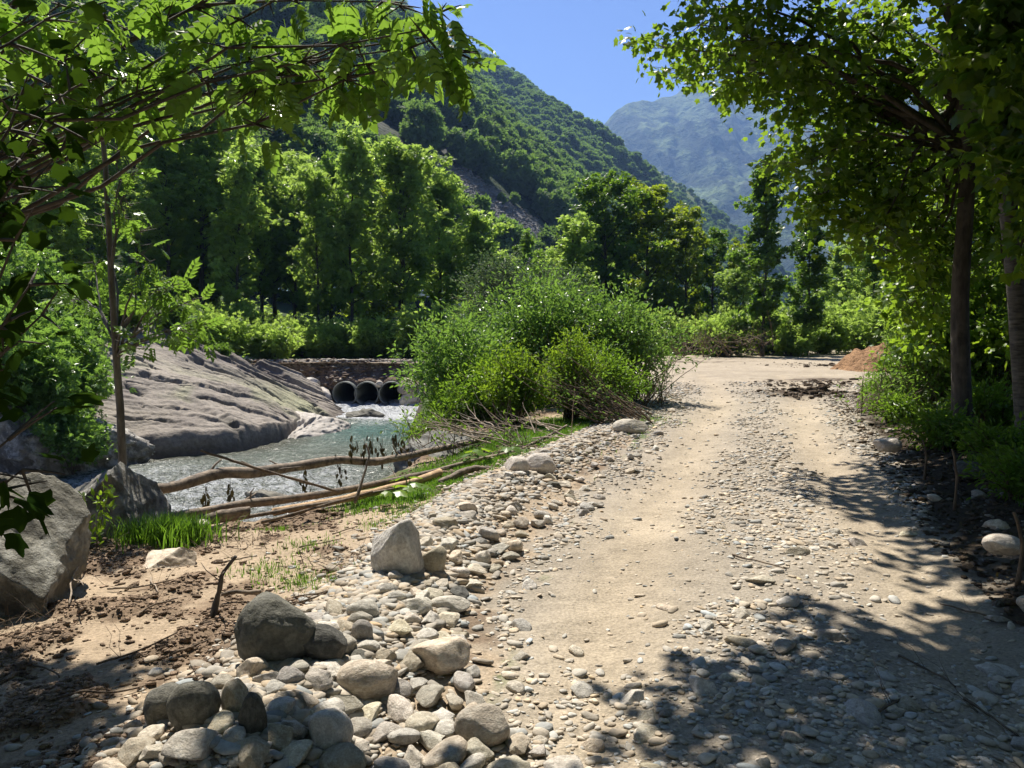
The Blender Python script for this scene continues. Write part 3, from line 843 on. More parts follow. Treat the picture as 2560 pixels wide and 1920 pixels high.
boulder('pale smooth rock tongue sloping into the river below the slab', 429, (-7.1, 26.5, -2.0), (2.6, 4.6, 1.1), (R(6), R(6), R(-14)), STONE, 'rock', planes=5, rough=.03)
boulder('brown boulder at the water edge under the willow', 431, (-1.9, 13.5, -1.3), (1.5, 1.3, 1.1), (0, 0, .7), STONED)

# ---------------------------------------------------------------- the rock slab
Wl = [(-15.5, 18.8, -2.2), (-11.5, 19.6, -2.2), (-9.6, 20.6, -2.2), (-7.5, 22.2, -2.2), (-6.9, 24.5, -2.2), (-6.9, 27, -2.2), (-6.5, 30.3, -2.2), (-5.9, 31.4, -2.2)]
Tl = [(-24, 25, 3.4), (-17, 27.5, 3.0), (-14, 28.4, 2.45), (-12.4, 29.6, 1.55), (-11.2, 30.6, .85), (-10.2, 33.2, -.05), (-8.3, 34.0, -.9), (-6.4, 32.4, -1.9)]
nu_, nv_ = 460, 380
tt = np.linspace(0, len(Wl) - 1, nu_)
Wi = np.stack([np.interp(tt, range(len(Wl)), [p[k] for p in Wl]) for k in range(3)], 1)
Ti = np.stack([np.interp(tt, range(len(Tl)), [p[k] for p in Tl]) for k in range(3)], 1)
vv = np.linspace(0, 1.35, nv_)[:, None, None]
Sg = Wi[None] + (Ti - Wi)[None] * np.array([1, 1, 0]) * vv
tn = (tt / (len(Wl) - 1))[None, :]
v1 = vv[..., 0]
lip = 1.0 * (1 - .75 * sst(.55, .95, tn)) * (1 + .25 * fbm(tt * 1.3, 0 * tt, 0, 131, 3))[None, :]
up = lip * sst(0, .055, v1) + (Ti[None, :, 2] + 2.2 - lip) * np.clip((v1 - .03) / .97, 0, 1) ** .92
up = np.where(v1 > 1, (Ti[None, :, 2] + 2.2) - (v1 - 1) * 5.5, up)
Sg[..., 2] = -2.2 + up
ax = -Sg[..., 0] * .45 + Sg[..., 1] * .89          # ledges run down to the right, with the grain of the rock
ay = Sg[..., 0] * .89 + Sg[..., 1] * .45
led = fbm(ay * .10, ax * .55, 0, 141, 4)
stepn = np.floor(led * 5 + .35 * fbm(ay * .6, ax * .6, 0, 143, 3)) / 7
crk = ridged(ay * .22 + 3, ax * .9, 0, 145, 4)
amp = sst(0, .1, v1)
qq = ax * .55 + .9 * fbm(ay * .12, ax * .4, 0, 161, 3) + .12 * fbm(ay * .9, ax * .9, 0, 163, 3)
saw = 1 - (qq - np.floor(qq)); saw = np.where(saw > .97, (1 - saw) / .03, saw)
q2 = ax * 1.7 + 1.2 * fbm(ay * .25, ax * .6, 0, 165, 3)
saw2 = 1 - (q2 - np.floor(q2)); saw2 = np.where(saw2 > .9, (1 - saw2) / .1, saw2)
sa = sst(-.25, .35, fbm(ay * .18, ax * .35, 0, 167, 3)); sb = sst(-.05, .4, fbm(ay * .3, ax * .5, 0, 169, 3))
joint = ridged(ay * .35 + ax * .12, ay * .05, 0, 171, 2)
Sg[..., 2] += amp * (saw * .17 * sa + saw2 * .08 * sb - .16 * sst(.84, .95, joint) - .14 * sst(.70, .82, ridged(ay * .5, ax * 1.6, 0, 183, 3)) + .05 * fbm(ay * 3, ax * 6, 0, 185, 4))
Sg[..., 2] += amp * (stepn * .20 + .45 * led + .05 * fbm(ay * .7, ax * 2.0, 0, 147, 5) - .20 * sst(.66, .86, crk) + .3 * fbm(Sg[..., 0] * .28, Sg[..., 1] * .28, 0, 148, 3))
Sg[..., 1] += (1 - amp) * .35 * fbm(Sg[..., 0] * .9, Sg[..., 2] * 1.3, 0, 149, 4)
iz = np.arange(nu_ * nv_).reshape(nv_, nu_)
SQ = np.stack([iz[:-1, :-1], iz[:-1, 1:], iz[1:, 1:], iz[1:, :-1]], -1).reshape(-1, 4)
scol = np.array([.235, .205, .170]) * (1 + .22 * e(fbm(Sg[..., 0] * .5, Sg[..., 1] * .5, 0, 173, 4)) + .18 * e(fbm(ay * 1.2, ax * 4, 0, 175, 4)))
pu_ = sst(.05, .35, fbm(ay * .22, ax * .45, 0, 177, 4))
scol = scol * (1 - .65 * e(pu_)) + np.array([.125, .105, .095]) * .65 * e(pu_)
li_ = sst(.10, .40, fbm(Sg[..., 0] * .45, Sg[..., 1] * .45, 0, 179, 4)) * sst(.75, .3, v1)
scol = scol * (1 - .6 * e(li_)) + np.array([.33, .34, .19]) * .6 * e(li_)
crk_dk = np.clip(sst(.86, 1.0, saw) * sa + sst(.66, .86, crk) * .8 + sst(.84, .95, joint) * .8 + sst(.70, .82, ridged(ay * .5, ax * 1.6, 0, 183, 3)) * .8, 0, 1) * sst(-.3, .2, fbm(Sg[..., 0] * 1.5, Sg[..., 1] * 1.5, 0, 181, 3))
scol = scol * (1 - .75 * e(crk_dk)) + np.array([.07, .065, .05]) * .75 * e(crk_dk)  # darker tone along cracks, joints and ledge edges
wl = sst(-1.45, -1.75, Sg[..., 2])
scol = scol * (1 - .6 * e(wl)) + np.array([.09, .075, .06]) * .6 * e(wl)
SLABV = vcol_mat('bare rock', 0.85, ((1.2, .6, .12), (6, .7, .04), (25, .6, .012)), 9, .35, .25)
tag(link('rock_slab', make_mesh('rock_slab', Sg.reshape(-1, 3), SQ, SLABV, {'Col': np.clip(scol, .02, .6).reshape(-1, 3)})), 'wide sloping slab of bare grey rock across the river', 'rock slab')

# ---------------------------------------------------------------- culvert
def tube_geo(pts, radii, sides=8, cap=True):
    pts = np.asarray(pts, float); n_ = len(pts)
    tg = np.gradient(pts, axis=0); tg /= np.linalg.norm(tg, axis=1)[:, None] + 1e-9
    ref = np.array([0, 0, 1.0]) if abs(tg[0][2]) < .9 else np.array([1.0, 0, 0])
    U = np.cross(tg[0], ref); U /= np.linalg.norm(U)
    V_ = []
    an = np.linspace(0, 2 * np.pi, sides, endpoint=False)
    for i in range(n_):
        U = U - tg[i] * (U @ tg[i]); U /= np.linalg.norm(U) + 1e-9
        W = np.cross(tg[i], U)
        V_.append(pts[i] + radii[i] * (np.cos(an)[:, None] * U + np.sin(an)[:, None] * W))
    V_ = np.concatenate(V_)
    F = []
    i0 = np.arange(sides); i1 = (i0 + 1) % sides
    for i in range(n_ - 1):
        F.append(np.stack([i * sides + i0, i * sides + i1, (i + 1) * sides + i1, (i + 1) * sides + i0], 1))
    F = np.concatenate(F)
    return V_, F
class Tubes:
    def __init__(self): self.V, self.F, self.n, self.caps = [], [], 0, []
    def add(self, pts, radii, sides=6):
        v, f = tube_geo(pts, radii, sides)
        self.V.append(v); self.F.append(f + self.n)
        last = self.n + len(v) - sides
        self.caps += [[self.n + k for k in range(sides)][::-1], [last + k for k in range(sides)]] if sides == 6 or sides == 8 else []
        self.n += len(v)
    def mesh(self, name, mat):
        V_ = np.concatenate(self.V)
        F = [np.concatenate(self.F)]
        for k in (6, 8):
            c_ = [c for c in self.caps if len(c) == k]
            if c_: F.append(np.array(c_))
        return make_mesh(name, V_, F, mat)
def smooth_path(pts, n_=24, wob=0.0, seed=0):
    pts = np.asarray(pts, float)
    d = np.concatenate([[0], np.cumsum(np.linalg.norm(np.diff(pts, axis=0), axis=1))])
    t = np.linspace(0, d[-1], n_)
    out_ = np.stack([np.interp(t, d, pts[:, k]) for k in range(3)], 1)
    for _ in range(2): out_[1:-1] = (out_[:-2] + 2 * out_[1:-1] + out_[2:]) / 4
    if wob:
        for k in range(3): out_[:, k] += wob * fbm(t * 2.2 / max(d[-1], .1) * 2 + k * 9, 0 * t, 0, seed + k, 3)
    return out_

m, n, l, bs, out = newmat('wet concrete')
tc = N(n, 'ShaderNodeTexCoord')
f = noise(n, l, tc.outputs['Object'], 5, 6, 0.65)
l.new(mixc(n, l, f, (.09, .10, .085), (.26, .27, .24)), bs.inputs['Base Color'])
bs.inputs['Roughness'].default_value = 0.8
l.new(bump(n, l, noise(n, l, tc.outputs['Object'], 30, 4), 0.4, 0.01), bs.inputs['Normal'])
CONC = m
PIPES = []
for i, (px, lab) in enumerate(((344.5, 'concrete culvert pipe nearest the rock slab, under the dirt crossing'), (366.5, 'middle one of the three concrete culvert pipes'), (391, 'concrete culvert pipe nearest the willow, half hidden by twigs'))):
    c0 = P(px, 394.0, 34.0)
    ro, ri, ln = .53, .478, 4.2
    an = np.linspace(0, 2 * np.pi, 48, endpoint=False)
    prof = [(ro, ln), (ro, .02), (ro - .02, 0), (ri + .02, 0), (ri, .02), (ri, ln)]
    Vp = np.concatenate([np.stack([r_ * np.cos(an), np.full(48, y_), r_ * np.sin(an)], 1) for r_, y_ in prof])
    Fp = []
    i0 = np.arange(48); i1 = (i0 + 1) % 48
    for k in range(len(prof) - 1):
        Fp.append(np.stack([k * 48 + i0, (k + 1) * 48 + i0, (k + 1) * 48 + i1, k * 48 + i1], 1))
    o = link('culvert_pipe', make_mesh('culvert_pipe', Vp, [np.concatenate(Fp), np.array([[5 * 48 + k for k in range(48)]])], CONC), None, c0, (0, 0, (i - 1) * .04))
    tag(o, lab, 'culvert pipe')
    PIPES.append(c0)
# earth face with openings round the pipes
ex = np.linspace(-13.6, -1.4, 360); ez = np.linspace(-2.5, .12, 110)
EX, EZ = np.meshgrid(ex, ez)
en = fbm(EX * 1.2, EZ * 1.6, 0, 151, 5)
EY = 34.45 + .45 * en + .16 * fbm(EX * 5, EZ * 5, 0, 153, 4) + np.clip(EZ + .85, 0, 1.1) * .95
pd = np.min([np.hypot(EX - c[0], EZ - c[2]) for c in PIPES], 0)
EY = np.where(pd < .9, EY * sst(.5, .9, pd) + 34.35 * (1 - sst(.5, .9, pd)), EY)
# a soft round top that meets the road
EZ2 = EZ + .06 * fbm(EX * 1.5, EX * 0, 0, 155, 3) * sst(-.6, .1, EZ)
ec = np.array([.20, .145, .105]) * (1 + .5 * e(fbm(EX * 3, EZ * 3, 0, 157, 4)))
topm = sst(-.35, -.05, EZ + .2 * en)
ec = ec * (1 - e(topm)) + np.array([.30, .26, .21]) * e(topm)
ie = np.arange(EX.size).reshape(EX.shape)
EQ = np.stack([ie[:-1, :-1], ie[:-1, 1:], ie[1:, 1:], ie[1:, :-1]], -1).reshape(-1, 4)
EV = np.stack([EX, EY, EZ2], -1).reshape(-1, 3)
keep = pd.ravel()[EQ].min(1) > .49
# lid joining the face to the road sheet
n0 = len(EV)
lidV = np.concatenate([EV[ie[-1]] + np.array([0, .0, 0]), np.stack([ex, np.full(len(ex), 37.6), np.full(len(ex), .05)], 1)])
lidF = np.stack([np.arange(359), np.arange(1, 360), np.arange(361, 720), np.arange(360, 719)], 1) + n0
EVa = np.concatenate([EV, lidV]); ECa = np.concatenate([ec.reshape(-1, 3), np.tile([.32, .275, .22], (720, 1))])
emb = link('embankment', make_mesh('embankment', EVa, np.concatenate([EQ[keep], lidF]), BANKM, {'Col': ECa}))
tag(emb, kind='structure')
CB = [(300, 391, 22, 'tan'), (318, 398, 26, 'pale rounded'), (311, 384, 16, 'small brown'), (321, 407, 26, 'dark wet'), (297, 403, 24, 'shaded brown'), (408, 388, 22, 'pale'), (411, 401, 24, 'grey'), (424, 392, 20, 'dull'), (426, 407, 26, 'wide flat'), (405, 413, 18, 'wet grey'), (379, 384, 8, 'small wedged'), (440, 400, 24, 'mossy')]
pos = ['left of the first pipe'] * 5
for i, (px, py, wpx, wd_) in enumerate(CB):
    c0 = P(px, py, 34.1)
    side = 'beside the rock slab end of the culvert' if px < 350 else ('between two culvert pipes' if px < 400 else 'at the willow end of the culvert')
    s_ = wpx / FPX * 34
    me = rock_mesh('boulder', 500 + i, STONE if i not in (3, 4, 9) else STONED, sub=4, planes=6, cut=(.6, .9), rough=.07, dims=(1, .9, .82))
    o = link('boulder', me, None, c0, (0, rs.uniform(-.3, .3), rs.uniform(-.5, .5)), s_ * 1.05)
    tag(o, '%s boulder %s' % (wd_, side), 'boulder')
# stones and clods sticking out of the earth face
kk = rg.choice(EX.size, 2600)
kk = kk[(pd.ravel()[kk] > .62) & (EZ.ravel()[kk] > -1.9)]
fx_ = EV[kk]
cf = np.where(rg.uniform(size=(len(kk), 1)) < .35, np.array([[.34, .30, .24]]), np.array([[.17, .12, .085]])) * rg.uniform(.6, 1.3, (len(kk), 1))
o = scatter_blobs('rubble', fx_[:, :2], rg.uniform(.05, .36, len(kk)) ** 1.2, cf, GRAVELM, BL1, 19, .3, fx_[:, 2])
tag(o, 'stones and brown clods in the earth face above the culvert pipes', 'rubble', kind='stuff')
# rubble on the crossing's edge
XY = np.stack([rg.uniform(-11, -2, 900), rg.uniform(35.2, 36.8, 900)], 1)
o = scatter_blobs('rubble', XY, rg.uniform(.05, .32, 900) ** 1.3 * 1.4, stone_cols(900, rg, (.30, .27, .23)), GRAVELM, BL1, 17, .1, np.full(900, .03))
tag(o, 'broken grey stones along the edge of the dirt crossing', 'rubble', kind='stuff')

# ---------------------------------------------------------------- leaves
def T_rhomb(w_=.30): return np.array([(0, 0, 0), (w_, .45, .04), (0, 1, -.06), (-w_, .45, .04)]), [np.array([[0, 1, 2, 3]])]
def T_leaf(w_=.25): return np.array([(0, 0, 0), (w_, .32, .05), (w_ * .8, .68, .04), (0, 1, -.1), (-w_ * .8, .68, .04), (-w_, .32, .05)]), [np.array([[0, 1, 2, 3], [0, 3, 4, 5]])]
def T_ash(pairs=4, w_=.15, ln=.42, full=False):
    V_, F_ = [], []
    def add(o, ang, L, dz):
        c_, s_ = math.cos(ang), math.sin(ang)
        if full: base = [(0, 0, 0), (w_, .3 * L, .03), (w_ * .75, .68 * L, .02), (0, L, dz), (-w_ * .75, .68 * L, .02), (-w_, .3 * L, .03)]
        else: base = [(0, 0, 0), (w_, .45 * L, .02), (0, L, dz), (-w_, .45 * L, .02)]
        k = len(V_)
        for x, y, z in base: V_.append((o[0] + x * c_ - y * s_, o[1] + x * s_ + y * c_, o[2] + z))
        F_.append([k + j for j in range(len(base))])
    for i in range(pairs):
        y = .22 + .62 * i / (pairs - 1)
        zz = -.12 * y * y
        add((0, y, zz), R(-58), ln, -.09); add((0, y, zz), R(58), ln, -.09)
    add((0, .92, -.1), 0, ln, -.08)
    # the stalk of the leaf
    k = len(V_)
    V_ += [(-.008, 0, 0), (.008, 0, 0), (.006, .95, -.105), (-.006, .95, -.105)]
    F4 = [f_ for f_ in F_ if len(f_) == 4] + [[k, k + 1, k + 2, k + 3]]
    F6 = [f_ for f_ in F_ if len(f_) == 6]
    return np.array(V_), [np.array(x) for x in (F4, F6) if len(x)]
def T_maple():
    pts = [(0, 0)] 
    for a, r_ in ((-150, .42), (-120, .66), (-95, .56), (-72, .78), (-58, .90), (-42, .64), (-30, .62), (-14, .82), (0, 1.0), (14, .82), (30, .62), (42, .64), (58, .90), (72, .78), (95, .56), (120, .66), (150, .42)):
        pts.append((math.sin(R(a)) * r_ * .62, .28 + math.cos(R(a)) * r_ * .72))
    V_ = [(0, .28, .05)] + [(x, y, -.10 * (x * x * 3 + (y - .28) ** 2)) for x, y in pts]
    n_ = len(pts)
    F_ = [[0, 1 + i, 1 + (i + 1) % n_] for i in range(n_)]
    return np.array(V_), [np.array(F_)]
def T_spray(n_=5, w_=.16, seed=0):
    rg_ = np.random.RandomState(seed); V_, F_ = [], []
    for i in range(n_):
        a = R(-70 + 140 * i / (n_ - 1)) + rg_.normal() * .15
        L = rg_.uniform(.7, 1.0); o = (0, .1 * i % .3, 0); dz = rg_.uniform(-.3, .1)
        c_, s_ = math.cos(a), math.sin(a); k = len(V_)
        for x, y, z in ((0, 0, 0), (w_, .5 * L, dz * .3 + .05), (0, L, dz), (-w_, .5 * L, dz * .3 + .05)):
            V_.append((o[0] + x * c_ - y * s_, o[1] + x * s_ + y * c_, z))
        F_.append([k, k + 1, k + 2, k + 3])
    return np.array(V_), [np.array(F_)]
def leaves(name, P_, D, Nn, S, tmpl, mat, rg_, rnd=None):
    """P_ positions, D tip directions, Nn rough normals"""
    D = D / (np.linalg.norm(D, axis=1)[:, None] + 1e-9)
    X = np.cross(D, Nn); X /= np.linalg.norm(X, axis=1)[:, None] + 1e-9
    Z = np.cross(X, D)
    tv, tf = tmpl
    W = P_[:, None] + S[:, None, None] * (tv[None, :, 0:1] * X[:, None] + tv[None, :, 1:2] * D[:, None] + tv[None, :, 2:3] * Z[:, None])
    k = len(tv)
    off = (np.arange(len(P_)) * k)[:, None, None]
    F = [(f_[None] + off).reshape(-1, f_.shape[1]) for f_ in tf]
    r_ = rg_.uniform(0, 1, len(P_)) if rnd is None else rnd
    return make_mesh(name, W.reshape(-1, 3), F, mat, {'rnd': np.repeat(r_, k)}, smooth=False)
def rdir(rg_, n_):
    v = rg_.normal(size=(n_, 3)); return v / np.linalg.norm(v, axis=1)[:, None]

# ---------------------------------------------------------------- trees
def skeleton(rg_, Ht, Rc, base, nlimb, tr, lean=(0, 0), prof=None, rise=(20, 60), wob=.15, sub=3):
    tb = Tubes(); clumps = []
    npt = 14
    z = np.linspace(0, Ht * .96, npt)
    tx = lean[0] * (z / Ht) ** 1.3 + wob * fbm(z * .35, z * 0, 0, rg_.randint(9999), 3)
    ty = lean[1] * (z / Ht) ** 1.3 + wob * fbm(z * .35 + 50, z * 0, 0, rg_.randint(9999), 3)
    tx -= tx[0]; ty -= ty[0]
    trunk = np.stack([tx, ty, z - .15], 1)
    rad = tr * (1 - .9 * (z / Ht)) + tr * .35 * np.exp(-z / .3)
    tb.add(trunk, rad, 8)
    for i in range(nlimb):
        t = base + (1 - base) * ((i + rg_.uniform(.1, .9)) / nlimb) * .98
        tp = (t - base) / (1 - base)
        L = Rc * (prof(tp) if prof else (math.sin(math.pi * (.12 + .80 * tp)) ** .7)) * rg_.uniform(.45, 1.35)
        az = i * 2.399 + rg_.normal() * .3
        el = R(rg_.uniform(*rise) + 25 * tp)
        k = t * (npt - 1) * .97; k0 = int(k); o = trunk[k0] + (trunk[min(k0 + 1, npt - 1)] - trunk[k0]) * (k - k0)
        d = np.array([math.cos(az) * math.cos(el), math.sin(az) * math.cos(el), math.sin(el)])
        s = np.linspace(0, 1, 6)[:, None]
        path = o + d * L * s + np.array([0, 0, 1]) * L * .15 * s ** 2 + rg_.normal(0, .03 * L, (6, 3)) * s
        r0 = tr * .36 * (1 - .6 * t)
        tb.add(path, r0 * (1 - .85 * s[:, 0]), 4)
        for q in (3, 4, 5): clumps.append((path[q], .75 + .1 * q))
        for _ in range(sub):
            q = rg_.uniform(.35, .9); a0 = path[int(q * 5)]
            d2 = d + rdir(rg_, 1)[0] * .9; d2 /= np.linalg.norm(d2)
            L2 = L * rg_.uniform(.25, .5)
            p2 = a0 + d2 * L2 * np.linspace(0, 1, 4)[:, None]
            tb.add(p2, r0 * .4 * (1 - .8 * np.linspace(0, 1, 4)), 4)
            clumps.append((p2[-1], 1.0)); clumps.append((p2[2], .7))
    clumps.append((trunk[-1], .8)); clumps.append((trunk[-2], .9))
    return tb, trunk, clumps
def leafcloud(rg_, clumps, nl, cr, ls, tmpl, mat, flat=.65, upw=.9, droop=.25, name='crown', spread=.5):
    C_ = np.array([c[0] for c in clumps]); W_ = np.array([c[1] for c in clumps])
    k = rg_.choice(len(C_), nl, p=W_ ** 2 / (W_ ** 2).sum())
    # each clump is a loose shell, thick outside and thin inside
    d = rdir(rg_, nl); rr = cr * W_[k] * (rg_.uniform(0, 1, nl) ** .45) * rg_.uniform(.6, 1.15, nl)
    off = d * rr[:, None] * np.array([1, 1, flat])
    P_ = C_[k] + off
    D = d * .8 + rdir(rg_, nl) * .7 - np.array([0, 0, droop])
    Nn = np.array([0, 0, upw]) + rdir(rg_, nl) * .75 + d * .3
    S = ls * rg_.uniform(.65, 1.25, nl)
    tone = rg_.uniform(0, 1, len(C_))[k] * .45 + rg_.uniform(0, 1, nl) * .55
    return leaves(name, P_, D, Nn, S, tmpl, mat, rg_, tone)
TREES = {}
def tree_proto(key, seed, Ht, Rc, base, nlimb, tr, nl, cr, ls, tmpl, mat, bark=BARK, **kw):
    rg_ = np.random.RandomState(seed)
    lf = {k: kw.pop(k) for k in ('flat', 'upw', 'droop') if k in kw}
    tb, trunk, cl = skeleton(rg_, Ht, Rc, base, nlimb, tr, **kw)
    TREES[key] = (tb.mesh('trunk', bark), leafcloud(rg_, cl, nl, cr, ls, tmpl, mat, **lf), Ht)
SPR = T_spray()
SPR2 = T_spray(5, .2, 3)
slim = lambda t: .55 + .45 * math.sin(math.pi * (.1 + .75 * t))
tree_proto('ash_a', 1, 12, 2.3, .24, 34, .12, 3600, .36, .27, SPR, LM['far'])
tree_proto('ash_b', 2, 12, 2.0, .20, 36, .11, 3300, .34, .26, SPR, LM['far'], lean=(.5, 0))
tree_proto('ash_c', 3, 12, 2.9, .26, 40, .14, 5000, .42, .27, SPR, LM['far'])
tree_proto('ash_d', 4, 12, 1.6, .18, 30, .09, 2700, .32, .25, SPR, LM['ash'], prof=slim)
tree_proto('beech_a', 5, 11, 3.2, .10, 44, .2, 7500, .42, .25, SPR2, LM['dark'], rise=(5, 40))
tree_proto('beech_b', 6, 11, 3.0, .10, 42, .2, 7000, .42, .25, SPR2, LM['olive'], rise=(5, 40))
tree_proto('slim_a', 7, 10, 1.8, .12, 32, .10, 3600, .34, .24, SPR2, LM['ash'], prof=slim, rise=(25, 55))
tree_proto('shade_a', 8, 11, 3.0, .12, 34, .16, 6500, .55, .33, SPR2, LM['dark'])

def put_tree(key, x, y, h, label, group=None, rz=None, name='tree', widen=1.0, z=None, cat='tree', rg_=random):
    tm, cm, H0 = TREES[key]
    s = h / H0
    zz = float(H(x, y, False)) if z is None else z
    rt = empty(name, (x, y, zz), label, cat, group, random.uniform(0, 6.28) if rz is None else rz)
    rt.scale = (s * widen, s * widen, s)
    link('trunk', tm, rt); link('crown', cm, rt)
    return rt
random.seed(3)
def at(px, Y): return (px - 512) / FPX * Y
def th(py, Y, z0=0.0): return CAM_H + (HORIZ - py) / FPX * Y - z0
# px of trunk, distance, top row, kind, label
ROW = [
    (352, 39.5, 128, 'ash_b', 1.0, 'tall pointed bright green ash, highest of the row behind the dirt crossing'),
    (402, 41, 150, 'ash_c', 1.15, 'broad bright green ash with a dark stout trunk above the culvert pipes'),
    (318, 39, 172, 'ash_a', .9, 'light green ash with a thin straight trunk rising beside the crossing'),
    (334, 42, 160, 'ash_d', 1.1, 'narrow ash squeezed between two taller ashes behind the crossing'),
    (440, 45, 178, 'ash_c', 1.0, 'spreading ash at the willow end of the row behind the crossing'),
    (295, 44, 178, 'ash_a', 1.1, 'leafy ash just left of the thin straight one behind the crossing'),
    (236, 38, 150, 'ash_b', 1.05, 'light green ash with a thin trunk at the sandy end of the crossing'),
    (262, 43, 152, 'ash_c', 1.0, 'dense ash behind the sandy end of the crossing'),
    (205, 42, 108, 'ash_c', 1.2, 'tallest broad ash above the upper end of the rock slab'),
    (168, 39, 112, 'ash_a', 1.2, 'tall leafy tree standing directly above the rock slab'),
    (140, 44, 96, 'ash_c', 1.2, 'big tree high on the slope behind the slender bank tree'),
    (95, 38, 130, 'ash_b', 1.25, 'light tree on the slope above the left part of the slab'),
    (60, 35, 150, 'ash_a', 1.25, 'sunlit tree on the slope near the edge of the view'),
    (20, 33, 140, 'ash_c', 1.2, 'wide sunlit tree where the slope leaves the view'),
    (-25, 36, 120, 'ash_c', 1.3, 'large tree on the slope, cut by the picture edge'),
    (478, 52, 212, 'ash_a', 1.2, 'lower tree filling the gap behind the grey willow thicket'),
    (526, 44, 232, 'ash_d', 1.0, 'small bright sapling tree in front of the scree'),
    (572, 50, 216, 'ash_a', 1.2, 'light green tree right of the grey willow thicket'),
    (604, 56, 186, 'beech_a', 1.0, 'dark green beech at the head of the beech grove'),
    (646, 58, 190, 'beech_b', 1.05, 'yellowish beech, broadest of the grove beyond the bend'),
    (684, 57, 212, 'beech_b', .8, 'yellow topped beech on the mountain side of the tall slim tree'),
    (712, 60, 238, 'beech_a', .9, 'dark beech behind the heap of cut brush'),
    (742, 54, 246, 'beech_b', .8, 'olive green beech behind the tall slim tree'),
    (762, 42.5, 168, 'slim_a', 1.0, 'tall slim bright tree at the far side of the clearing'),
    (806, 44, 218, 'slim_a', 1.15, 'shorter slim tree beside the tall slim one in the clearing'),
    (838, 56, 246, 'ash_a', 1.2, 'light green tree behind the grassy end of the clearing'),
    (872, 52, 240, 'ash_c', 1.2, 'dense green tree beyond the heap of orange sand'),
    (910, 50, 225, 'beech_a', 1.1, 'dark tree beyond the sand heap under the maple boughs'),
    (950, 46, 205, 'ash_c', 1.2, 'green tree seen between the maple trunks and the sand heap'),
    (995, 42, 180, 'beech_a', 1.2, 'dark tree in the woods behind the ringed trunk'),
]
for px, Y, top, key, wd, lab in ROW:
    if px < 460 and Y < 46: Y = Y * 1.14
    x = at(px, Y); z0 = float(H(x, Y, False))
    put_tree(key, x, Y, th(top, Y, z0), lab, widen=wd)
# second and third row, dark, filling the wood
fill = []
for i in range(34):
    px = -60 + i * 33 + random.uniform(-8, 8)
    Y = random.uniform(50, 66)
    top = np.interp(px, [-60, 100, 200, 300, 400, 470, 520, 600, 700, 800, 900, 1060], [120, 118, 140, 165, 190, 235, 268, 222, 262, 268, 240, 190]) + random.uniform(-4, 14)
    x = at(px, Y)
    put_tree(random.choice(['ash_c', 'ash_a', 'ash_c', 'beech_b']), x, Y, th(top, Y, float(H(x, Y, False))), 'green tree in the back row of the wood at the foot of the mountain',
             'back row trees at the foot of the mountain', widen=1.25)
for i in range(14):
    Y = 16 + i * 2.4 + random.uniform(-.8, .8)
    x = np.interp(Y, [14, 24, 34, 50], [10.5, 15, 21, 34]) + random.uniform(0, 3.0)
    put_tree(random.choice(['shade_a', 'beech_a', 'ash_c']), x, Y, random.uniform(9, 13), 'dark tree of the wood behind the maple trunks', 'wood trees behind the maples', widen=1.1)

for i, (x, y, h_, lab) in enumerate(((5.5, 1.0, 11, 'dense unseen tree added to cut sky light, on the shaded verge opposite the stone bank'), (8.5, 5.0, 12, 'dense unseen tree added to cut sky light, on the verge beyond the picture edge by the maple'), (-5.0, -1.5, 10, 'dense unseen tree added to cut sky light, standing on the mud side behind the view'), (1.0, -6.5, 12, 'dense unseen tree added to cut sky light, beside the track behind the view'),
                                    (5.0, -5.0, 12, 'dense unseen tree added to cut sky light, on the verge behind the view'), (-3.5, -7.0, 12, 'dense unseen tree added to cut sky light, farthest behind the view on the river side'), (-7.5, 2.5, 10, 'dense unseen tree added to cut sky light, on the river side next to the huge boulder'), (9.5, 9.0, 12, 'dense unseen tree added to cut sky light, behind the ringed maple on the verge'))):
    put_tree('shade_a', x, y, h_, lab, widen=1.2)  # unseen trees added around the viewpoint to lower the sky fill

